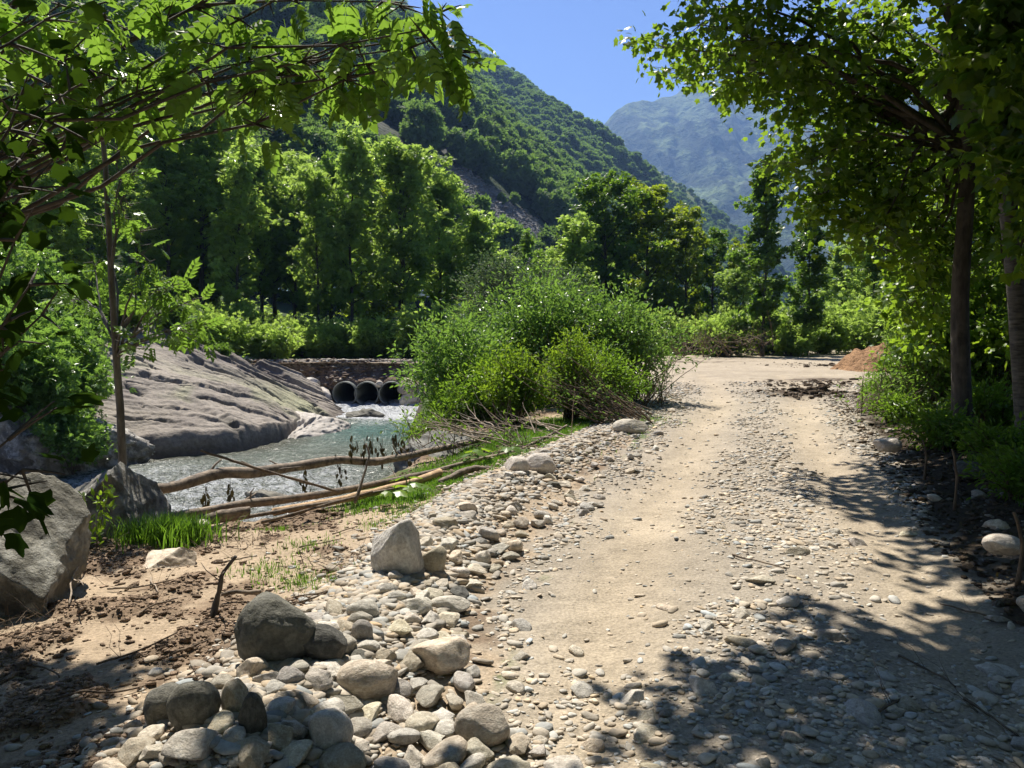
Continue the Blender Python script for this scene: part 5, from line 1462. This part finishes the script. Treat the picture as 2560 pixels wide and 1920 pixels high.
for lgo, p0, p1, r_ in ((lg, P(199, 522, 7.0), P(222, 515, 7.1), .055), (lg2, P(493, 470, 9.4), P(476, 468, 9.35), .039)):
    d = (p0 - p1) / np.linalg.norm(p0 - p1)
    tb = Tubes(); tb.add([p0 - lgo.location + d * .001, p0 - lgo.location + d * .008], [r_ * .96, r_ * .93], 8)
    link('cut_end', tb.mesh('cut_end', CUTM), lgo)
stick([P(160, 529, 6.95), P(250, 517, 7.3), P(330, 502, 7.9), P(400, 488, 8.6)], .022, .012, 'thin pole lowest of the logs beside the bare mud', 'branch', seed=6)
stick([P(200, 450, 7.2), P(255, 468, 7.3), P(300, 480, 7.4), P(338, 491, 7.5)], .011, .014, 'thin straight switch slanting down across the long curved log', 'branch', mat=TWIGM, seed=7)
stick([P(366, 443, 8.0), P(369, 455, 7.95), P(364, 475, 7.85), P(355, 503, 7.7)], .010, .017, 'upright crooked stick leaning on the logs', 'branch', mat=LOGM, seed=8)
stick([P(441, 482, 8.8), P(470, 492, 8.5), P(487, 496, 8.4)], .008, .010, 'thin dark stick crossing the edge of the green strip', 'branch', mat=TWIGM, seed=9)
stick([P(262, 523, 6.95), P(300, 512, 7.2), P(372, 492, 7.9)], .015, .012, 'thin grey pole between the short log and the torn one', 'branch', mat=TWIGM, seed=10)
# the knotty stake in the mud
sp = [G(212, 620, -.02), P(216, 602, 4.62), P(220, 586, 4.62), P(222, 574, 4.62), P(229, 565, 4.62), P(236, 557, 4.62)]
o = stick(sp, .022, .009, 'crooked dark root sticking up out of the bare mud', 'root', 'root', mat=BARK, seed=11, n_=18, knots=2, wob=.008)
stick(gp([(222, 597), (240, 595), (261, 595)], .02), .012, .017, 'short peeled stick lying behind the crooked root', 'stick', 'stick', seed=12, n_=10)
# sticks lying on the mud, one by one
MS = [((135, 610), (163, 598), 'thin twig on the dry mud left of the crooked root'), ((105, 585), (170, 578), 'long dark twig on the mud near the huge boulder'), ((300, 545), (350, 535), 'thin twig on the mud beyond the crooked root'),
      ((215, 560), (250, 553), 'curved twig lying above the crooked root'), ((95, 660), (180, 640), 'long root lying across the cracked mud'), ((230, 645), (300, 628), 'thin twig near the large dark boulder'), ((60, 700), (140, 680), 'shaded twig in the dark corner of the mud'),
      ((268, 600), (330, 603), 'reddish twig pointing at the tall tan boulder'), ((30, 655), (60, 680), 'root snagged at the foot of the huge boulder'), ((70, 605), (86, 580), 'pale bare stick propped below the huge boulder'),
      ((62, 566), (82, 612), 'pale straight stick leaning in the hollow between the boulders'), ((90, 560), (68, 590), 'forked stick over the hollow between the boulders'), ((150, 575), (158, 590), 'tiny pale root on the mud'), ((255, 620), (340, 600), 'long thin root right of the crooked root'),
      ((330, 530), (362, 524), 'short twig at the far edge of the mud'), ((170, 655), (215, 640), 'dark twig in front of the crooked root'), ((20, 640), (50, 632), 'bent root under the huge boulder'), ((245, 660), (180, 682), 'dark broken branch on the mud before the large dark boulder')]
for i, (a, b_, lab) in enumerate(MS):
    p0, p1 = G(*a), G(*b_)
    k = np.linspace(0, 1, 7)[:, None]
    pp_ = p0 * (1 - k) + p1 * k
    pp_[:, :2] += np.cumsum(np.random.RandomState(i).normal(0, .012, (7, 2)), 0)
    pp_[:, 2] = H(pp_[:, 0], pp_[:, 1]) + .02 + (.16 * k[:, 0] if i in (9, 10, 11) else 0)
    stick(pp_, .006, .004, lab, 'twig', 'twig', mat=PALET if i in (9, 10, 12) else TWIGM, sides=6, n_=14, seed=20 + i, knots=2, wob=.006)
TS = [((735, 560), (790, 575), 'dry twig lying on the shaded part of the track'), ((900, 660), (960, 690), 'fallen branch in the deep shade on the track'), ((960, 700), (1020, 740), 'long fallen branch in the shade near the picture corner'), ((880, 720), (930, 705), 'short twig in the deep shade of the track'), ((1000, 620), (940, 600), 'twig lying at the shaded edge of the track')]
for i, (a, b_, lab) in enumerate(TS):
    p0, p1 = G(*a), G(*b_); k = np.linspace(0, 1, 7)[:, None]; pp_ = p0 * (1 - k) + p1 * k
    pp_[:, :2] += np.cumsum(np.random.RandomState(i + 50).normal(0, .015, (7, 2)), 0)
    pp_[:, 2] = H(pp_[:, 0], pp_[:, 1]) + .02
    stick(pp_, .007, .004, lab, 'twig', 'twig', mat=TWIGM, sides=6, n_=14, seed=60 + i, knots=2, wob=.006)
# posts / stumps of cut saplings on the right
for i, (px, py, hpx, lab) in enumerate(((955, 500, 52, 'short cut sapling stub standing on the shaded verge'), (1018, 570, 60, 'thin stub of a sapling at the picture edge'), (925, 470, 30, 'thin broken stem by the roadside brush'))):
    p0 = G(px, py, .15); h_ = hpx / FPX * p0[1]
    stick([p0 - np.array([0, 0, .1]), p0 + np.array([.02, 0, h_ * .5]), p0 + np.array([-.04, 0, h_])], .022, .014, lab, 'sapling stub', 'sapling_stub', mat=TWIGM, seed=70 + i, n_=8)
# sawn log rounds in the shade
for i, (px, py, lab) in enumerate(((990, 446, 'sawn log lying in the shade with its pale end outward'), (1004, 440, 'second sawn log stacked behind the first in the shade'))):
    p0 = P(px, py, 9.8 + .4 * i)
    lo = stick([p0, p0 + np.array([.25, .25, .02]), p0 + np.array([.6, .6, .02])], .075, .07, lab, 'log', 'log', mat=BARK, seed=80 + i, n_=8)
    tb = Tubes(); d = np.array([-.7, -.7, 0]); tb.add([p0 - lo.location + d * .001, p0 - lo.location + d * .012], [.073, .070], 8)
    link('cut_end', tb.mesh('cut_end', CUTM), lo)

def brush_pile(name, label, base, n_, L, dirv, spread, mat, r0=.008, up=.5, seed=0, cat='brush pile', leafm=None, nl=0, box=(1, .5, .2)):
    rg_ = np.random.RandomState(seed); tb = Tubes(); Pp, Dd = [], []
    for i in range(n_):
        b0 = rg_.uniform(-1, 1, 3) * np.array(box) * np.array([1, 1, .5]) + np.array([0, 0, box[2] * .5])
        d = np.array(dirv, float) + rg_.normal(0, spread, 3); d[2] = abs(d[2]) * up + .05; d /= np.linalg.norm(d)
        l_ = L * rg_.uniform(.4, 1.1); s = np.linspace(0, 1, 7)[:, None]
        bend = rg_.normal(0, .16, 3) * l_
        path = b0 + d * l_ * s + bend * s ** 2 + rg_.normal(0, .015 * l_, (7, 3)) * s
        path[:, 2] = np.maximum(path[:, 2], .01)
        tb.add(path, r0 * rg_.uniform(.5, 1.5) * (1 - .8 * s[:, 0]), 4)
        if rg_.uniform() < .7:
            k = rg_.randint(2, 5); d2 = d + rdir(rg_, 1)[0] * .8
            tb.add(path[k] + d2 * l_ * .35 * np.linspace(0, 1, 4)[:, None], r0 * .4 * (1 - .7 * np.linspace(0, 1, 4)), 4)
        if nl:
            k = rg_.uniform(1.5, 5.9, nl); i0 = k.astype(int); f_ = (k - i0)[:, None]
            Pp.append(path[i0] * (1 - f_) + path[i0 + 1] * f_ + rdir(rg_, nl) * .05); Dd.append(d + rdir(rg_, nl))
    rt = empty(name, base, label, cat)
    link('stems', tb.mesh('stems', mat), rt)
    if nl:
        Pp, Dd = np.concatenate(Pp), np.concatenate(Dd)
        link('foliage', leaves('foliage', Pp, Dd, np.array([0, 0, 1]) + rdir(rg_, len(Pp)) * .8, .07 * rg_.uniform(.6, 1.3, len(Pp)), LEAF, leafm, rg_), rt)
    return rt
q = G(628, 428); brush_pile('brush_pile', 'leaning bundle of bare willow stems beside the bend of the track', (q[0], q[1] + .5, q[2]), 85, 1.7, (-.9, .25, .5), .22, TWIGM, .010, .9, 1, box=(.5, .5, .25), leafm=LM['willow'], nl=8)
q = G(655, 410); brush_pile('brush_pile', 'upright splintered stems at the end of the willow thicket', (q[0], q[1] + .6, q[2]), 34, 1.5, (.35, .1, .9), .35, TWIGM, .009, 1, 2, box=(.35, .4, .1), leafm=LM['willow'], nl=12)
q = G(515, 447); brush_pile('brush_pile', 'heap of bleached curly driftwood at the tips of the logs', (q[0], q[1] + .3, q[2] + .02), 46, 1.0, (-.6, .1, .3), .5, PALET, .009, .6, 3, box=(.9, .5, .2))
q = G(470, 452); brush_pile('brush_pile', 'tangle of dead twigs over the water under the willow', (q[0], q[1] + .5, q[2] - .1), 50, .8, (-.3, .3, .4), .6, TWIGM, .006, .8, 4, box=(.8, .5, .2), leafm=LM['dark'], nl=5)
q = G(715, 358); brush_pile('brush_pile', 'big heap of cut grey brush at the edge of the clearing', (q[0], q[1] + .5, 0), 190, 1.8, (-.3, .1, .5), .7, TWIGM, .022, .8, 5, box=(3.0, 1.2, .9), leafm=LM['olive'], nl=5)
q = G(760, 352); brush_pile('brush_pile', 'pile of torn pale roots and split wood in front of the cut brush', (q[0] - 1.0, q[1] - 1.5, 0), 40, 1.1, (.4, 0, .3), .7, PALET, .04, .6, 6, box=(1.6, .6, .3))
q = G(905, 430); brush_pile('brush_pile', 'dry leaning stems in the roadside brush by the old maple', (q[0] + .3, q[1] + 1.0, .15), 60, 1.3, (.5, 0, .6), .5, TWIGM, .007, 1, 7, box=(.8, .6, .2), leafm=LM['ash'], nl=10)
q = G(60, 560); brush_pile('brush_pile', 'few brambly stems growing between the two large boulders', (-3.12, 6.05, -.05), 9, .55, (0, 0, 1), .3, TWIGM, .004, 1, 8, box=(.12, .12, .05), cat='bramble', leafm=LM['yellow'], nl=16)
for i, (x, y) in enumerate(((-3.0, 4.5), (-1.2, 5.6), (-2.2, 6.3))):
    brush_pile('root_tangle', ('tangle of fine roots at the foot of the huge boulder', 'loose heap of fine roots beside the tall tan boulder', 'fine roots and earth heaped near the jagged boulder')[i], (x, y, float(H(x, y))), 90, .16, (0, 0, .2), 1, TWIGM, .0025, .5, 90 + i, 'roots', box=(.32, .25, .06))
# withered leaf tufts hanging on the log
rgt_ = np.random.RandomState(4)
for i, (px, py, Y) in enumerate(((364, 452, 10.0), (372, 446, 10.3), (382, 450, 10.5), (352, 449, 9.9), (396, 442, 10.8), (403, 446, 10.8), (340, 470, 9.8), (230, 497, 8.2), (205, 500, 8.0), (305, 482, 8.6), (410, 455, 10.9))):
    c0 = P(px, py, Y); k = 16
    Pp = rgt_.normal(0, 1, (k, 3)) * np.array([.03, .03, .07])
    me = leaves('withered_leaves', Pp, np.array([0, 0, -1.0]) + rdir(rgt_, k) * .35, rdir(rgt_, k), .08 * rgt_.uniform(.7, 1.3, k), LEAF, LM['dry'], rgt_)
    tb = Tubes(); tb.add(np.array([(0, 0, -.12), (.01, 0, 0), (0, .02, .10), (.01, .0, .16)]), [.003, .003, .003, .002], 4)
    rt = empty('withered_twig', c0, 'tuft of withered hanging leaves near the long curved log', 'twig', 'withered leaf tufts by the logs')
    link('stem', tb.mesh('stem', TWIGM), rt); link('withered_leaves', me, rt)

# big butterbur leaves by the logs
def rosette(x, y, z, n_, ls, hgt, label, seed, mat=LM['yellow'], name='leafy_plant', group=None, tmpl=None):
    rg_ = np.random.RandomState(seed); tb = Tubes(); P_, D_ = [], []
    for i in range(n_):
        a = i * 2.4 + rg_.uniform(-.3, .3); r_ = rg_.uniform(.3, 1) * hgt
        tip = np.array([math.cos(a) * r_, math.sin(a) * r_, hgt * rg_.uniform(.5, 1.1)])
        tb.add(np.array([np.zeros(3), tip * .5 + np.array([0, 0, .05]), tip]), [.005, .004, .003], 4)
        P_.append(tip); D_.append([math.cos(a), math.sin(a), -.25])
    P_, D_ = np.array(P_), np.array(D_)
    rt = empty(name, (x, y, z), label, 'plant', group)
    link('stems', tb.mesh('stems', LM['grass']), rt)
    link('foliage', leaves('foliage', P_, D_, np.array([0, 0, 1]) + rdir(rg_, n_) * .3, ls * rg_.uniform(.7, 1.2, n_), tmpl or T_maple(), mat, rg_), rt)
for i, (px, py, n_, ls, lab) in enumerate(((478, 448, 5, .22, 'broad light green leaves poking through the log tips'), (508, 446, 4, .2, 'broad leaves beside the bleached driftwood'), (393, 490, 6, .16, 'broad leaves under the long logs'), (408, 480, 6, .15, 'leafy weed between the parallel logs'),
                                           (462, 492, 3, .2, 'pale broad leaf lying at the mud edge by the crooked log'), (590, 432, 4, .16, 'broad leaf plant at the far end of the grass strip'))):
    q = G(px, py + 10); rosette(q[0], q[1], 0, n_, ls, .13, lab, 40 + i)

# ---------------------------------------------------------------- grass, ground plants
def blades(name, XY, hgt, seed, mat, label, width=.006, z=None, cat='grass'):
    rg_ = np.random.RandomState(seed); n_ = len(XY)
    Z = H(XY[:, 0], XY[:, 1], False) if z is None else z
    a = rg_.uniform(0, 6.28, n_); h_ = hgt * rg_.uniform(.5, 1.3, n_); ln = rg_.uniform(.1, .8, n_) * h_
    dx, dy = np.cos(a), np.sin(a)
    w_ = width * rg_.uniform(.7, 1.4, n_)
    b0 = np.stack([XY[:, 0], XY[:, 1], Z - .01], 1)
    sx = np.stack([-dy * w_, dx * w_, 0 * w_], 1)
    m_ = b0 + np.stack([dx * ln * .35, dy * ln * .35, h_ * .6], 1); t_ = b0 + np.stack([dx * ln, dy * ln, h_], 1)
    V_ = np.stack([b0 - sx, b0 + sx, m_ + sx * .8, m_ - sx * .8, t_], 1).reshape(-1, 3)
    k = (np.arange(n_) * 5)[:, None]
    me = make_mesh(name, V_, [k + np.array([[0, 1, 2, 3]]), k + np.array([[3, 2, 4]])], mat, {'rnd': np.repeat(rg_.uniform(size=n_), 5)}, smooth=False)
    return tag(link(name, me), label, cat, kind='stuff')
rgg = np.random.RandomState(12)
def along(pl, n_, wd):
    pl = np.array(pl); d = np.linalg.norm(np.diff(pl, axis=0), axis=1); k = rgg.choice(len(d), n_, p=d / d.sum()); t = rgg.uniform(size=n_)[:, None]
    return pl[k] * (1 - t) + pl[k + 1] * t + rgg.normal(0, 1, (n_, 2)) * wd
g_ = along([(-1.5, 8.2), (-.75, 9.3), (-.3, 10.5), (.4, 12.0), (1.1, 13.4), (1.9, 14.5)], 46000, .42)
g_ = g_[(seg_dist(g_[:, 0], g_[:, 1], BANKLINE) > .34) & (sdf(g_[:, 0], g_[:, 1], RIVER) > .0)]
blades('grass', g_, .055, 1, LM['grass'], 'short bright green grass strip between the logs and the stone bank', .004)
g_ = np.array([-2.78, 6.38]) + rgg.normal(0, 1, (2000, 2)) * np.array([.15, .12])
blades('grass', g_, .20, 2, LM['grass'], 'tall bright grass tuft at the foot of the jagged boulder', .005)
g_ = np.concatenate([np.array([x, y]) + rgg.normal(0, 1, (260, 2)) * .13 for x, y in ((-1.75, 5.6), (-1.5, 5.35), (-1.1, 6.9), (-.9, 7.3), (-1.3, 5.2), (-2.0, 7.0), (-1.6, 6.2))])
blades('grass', g_, .045, 3, LM['grass'], 'sparse green grass sprouting on the bare mud', .003)
g_ = np.stack([rgg.uniform(3.6, 12, 26000), rgg.uniform(3.6, 15, 26000)], 1)
g_ = g_[(g_[:, 0] > np.interp(g_[:, 1], [3.6, 6, 12, 15], [3.3, 4.1, 6.2, 7.2])) & (fbm(g_[:, 0] * 1.1, g_[:, 1] * 1.1, 0, 301, 3) > .0) & (g_[:, 0] < g_[:, 1] * .75)]
blades('grass', g_, .13, 4, LM['grass'], 'shaded green grass on the bank under the maples', .006)
g_ = np.stack([rgg.uniform(8, 24, 40000), rgg.uniform(42, 56, 40000)], 1)
g_ = g_[sdf(g_[:, 0], g_[:, 1], ROAD) > .1]
blades('grass', g_, .30, 5, LM['grass'], 'sunny meadow grass beyond the end of the clearing', .03)
g_ = np.stack([rgg.uniform(-2, 14, 24000), rgg.uniform(19, 46, 24000)], 1)
g_ = g_[(sdf(g_[:, 0], g_[:, 1], ROAD) > .05) & (sdf(g_[:, 0], g_[:, 1], RIVER) > .1) & (g_[:, 0] < 9)]
blades('grass', g_, .35, 6, LM['grass'], 'rough grass along the inner edge of the clearing', .02)
# leafy undergrowth on the right and below the trees
def cover(XY, hgt, ls, mat, seed, label, tmpl=LEAF, z=None, name='undergrowth'):
    rg_ = np.random.RandomState(seed); n_ = len(XY)
    Z = (H(XY[:, 0], XY[:, 1], False) if z is None else z) + rg_.uniform(0, 1, n_) ** 1.4 * hgt * (.6 + .8 * np.clip(fbm(XY[:, 0] * .9, XY[:, 1] * .9, 0, seed, 2) + .4, 0, 1))
    return tag(link(name, leaves(name, np.stack([XY[:, 0], XY[:, 1], Z], 1), rdir(rg_, n_) * np.array([1, 1, .4]), np.array([0, 0, 1]) + rdir(rg_, n_) * .6, ls * rg_.uniform(.6, 1.3, n_), tmpl, mat, rg_)), label, 'undergrowth', kind='stuff')
g_ = np.stack([rgg.uniform(4, 16, 30000), rgg.uniform(5, 22, 30000)], 1)
g_ = g_[(g_[:, 0] > np.interp(g_[:, 1], [5, 8, 12, 18, 22], [4.6, 5.2, 6.6, 8.6, 11]) + .3 * fbm(g_[:, 0], g_[:, 1], 0, 9, 2)) & (fbm(g_[:, 0] * .8, g_[:, 1] * .8, 0, 303, 3) > -.25)]
cover(g_, .35, .09, LM['maple'], 3, 'low leafy undergrowth in the shade of the maples')
g_ = np.stack([rgg.uniform(-40, 40, 60000), rgg.uniform(40, 64, 60000)], 1)
g_ = g_[(sdf(g_[:, 0], g_[:, 1], ROAD) > 1.2) & ~((g_[:, 0] > 9) & (g_[:, 0] < 24) & (g_[:, 1] < 56))]
cover(g_, 1.5, .30, LM['far'], 4, 'dense undergrowth below the trees at the foot of the mountain', SPR)
g_ = np.stack([rgg.uniform(-40, -11, 22000), rgg.uniform(27, 42, 22000)], 1)
g_ = g_[(sdf(g_[:, 0], g_[:, 1], ROAD) > .6) & (g_[:, 0] * .35 + g_[:, 1] > 26)]
cover(g_, 1.1, .22, LM['far'], 5, 'undergrowth on the slope above the rock slab', SPR)
# dead leaves / twigs on the shaded verge
g_ = np.stack([rgg.uniform(2.4, 7, 5000), rgg.uniform(3, 13, 5000)], 1)
g_ = g_[g_[:, 0] > np.interp(g_[:, 1], [3, 6, 12], [2.6, 3.3, 5.4])]
cover(g_, .03, .05, LM['dry'], 6, 'dead leaves on the shaded verge', RH, name='leaf_litter')

# ---------------------------------------------------------------- sand heap
rgp = np.random.RandomState(2)
c0 = G(893, 372)
pu = np.linspace(0, 2 * np.pi, 160, endpoint=False); pr_ = np.linspace(0, 1, 60)
PU, PR = np.meshgrid(pu, pr_)
hx_, hy_ = PR * np.cos(PU) * 1.8, PR * np.sin(PU) * 1.5
hx_ = hx_ * (1 + .12 * np.sin(PU * 3 + 1)); 
hz_ = 1.05 * (1 - PR) ** .95 + .34 * fbm(hx_ * 1.8, hy_ * 1.8, 0, 401, 5) * (1 - PR) ** .3 + .35 * np.exp(-(((hx_ + 1.0) / .5) ** 2 + (hy_ / .6) ** 2)) * .6
ih = np.arange(PU.size).reshape(PU.shape)
nxt = np.roll(ih, -1, 1)
HQ = np.stack([ih[:-1], nxt[:-1], nxt[1:], ih[1:]], -1).reshape(-1, 4)
hc = np.array([.34, .20, .105]) * (1 + .25 * fbm(hx_ * 3, hy_ * 3, 0, 403, 4))[..., None]
tag(link('sand_heap', make_mesh('sand_heap', np.stack([hx_, hy_, hz_ - .05], -1).reshape(-1, 3), HQ, BANKM, {'Col': hc.reshape(-1, 3)}), None, (c0[0] + .2, c0[1] + 1.3, 0)), 'heap of orange brown sand at the far end of the clearing', 'sand heap')

# ---------------------------------------------------------------- the air of the valley
m, n, l, bs, out = newmat('haze')
n.remove(bs)
pv = n.new('ShaderNodeVolumePrincipled')
pv.inputs['Color'].default_value = (.30, .52, 1.0, 1)
pv.inputs['Density'].default_value = 0.00016
pv.inputs['Anisotropy'].default_value = 0.3
l.new(pv.outputs[0], out.inputs['Volume'])
HZ = m
bm = bmesh.new(); bmesh.ops.create_cube(bm, size=1)
me = bpy.data.meshes.new('haze'); bm.to_mesh(me); bm.free(); me.materials.append(HZ)
hb = link('haze', me, None, (0, 2450, 600), None, (9000, 5300, 1260))
tag(hb, kind='stuff')
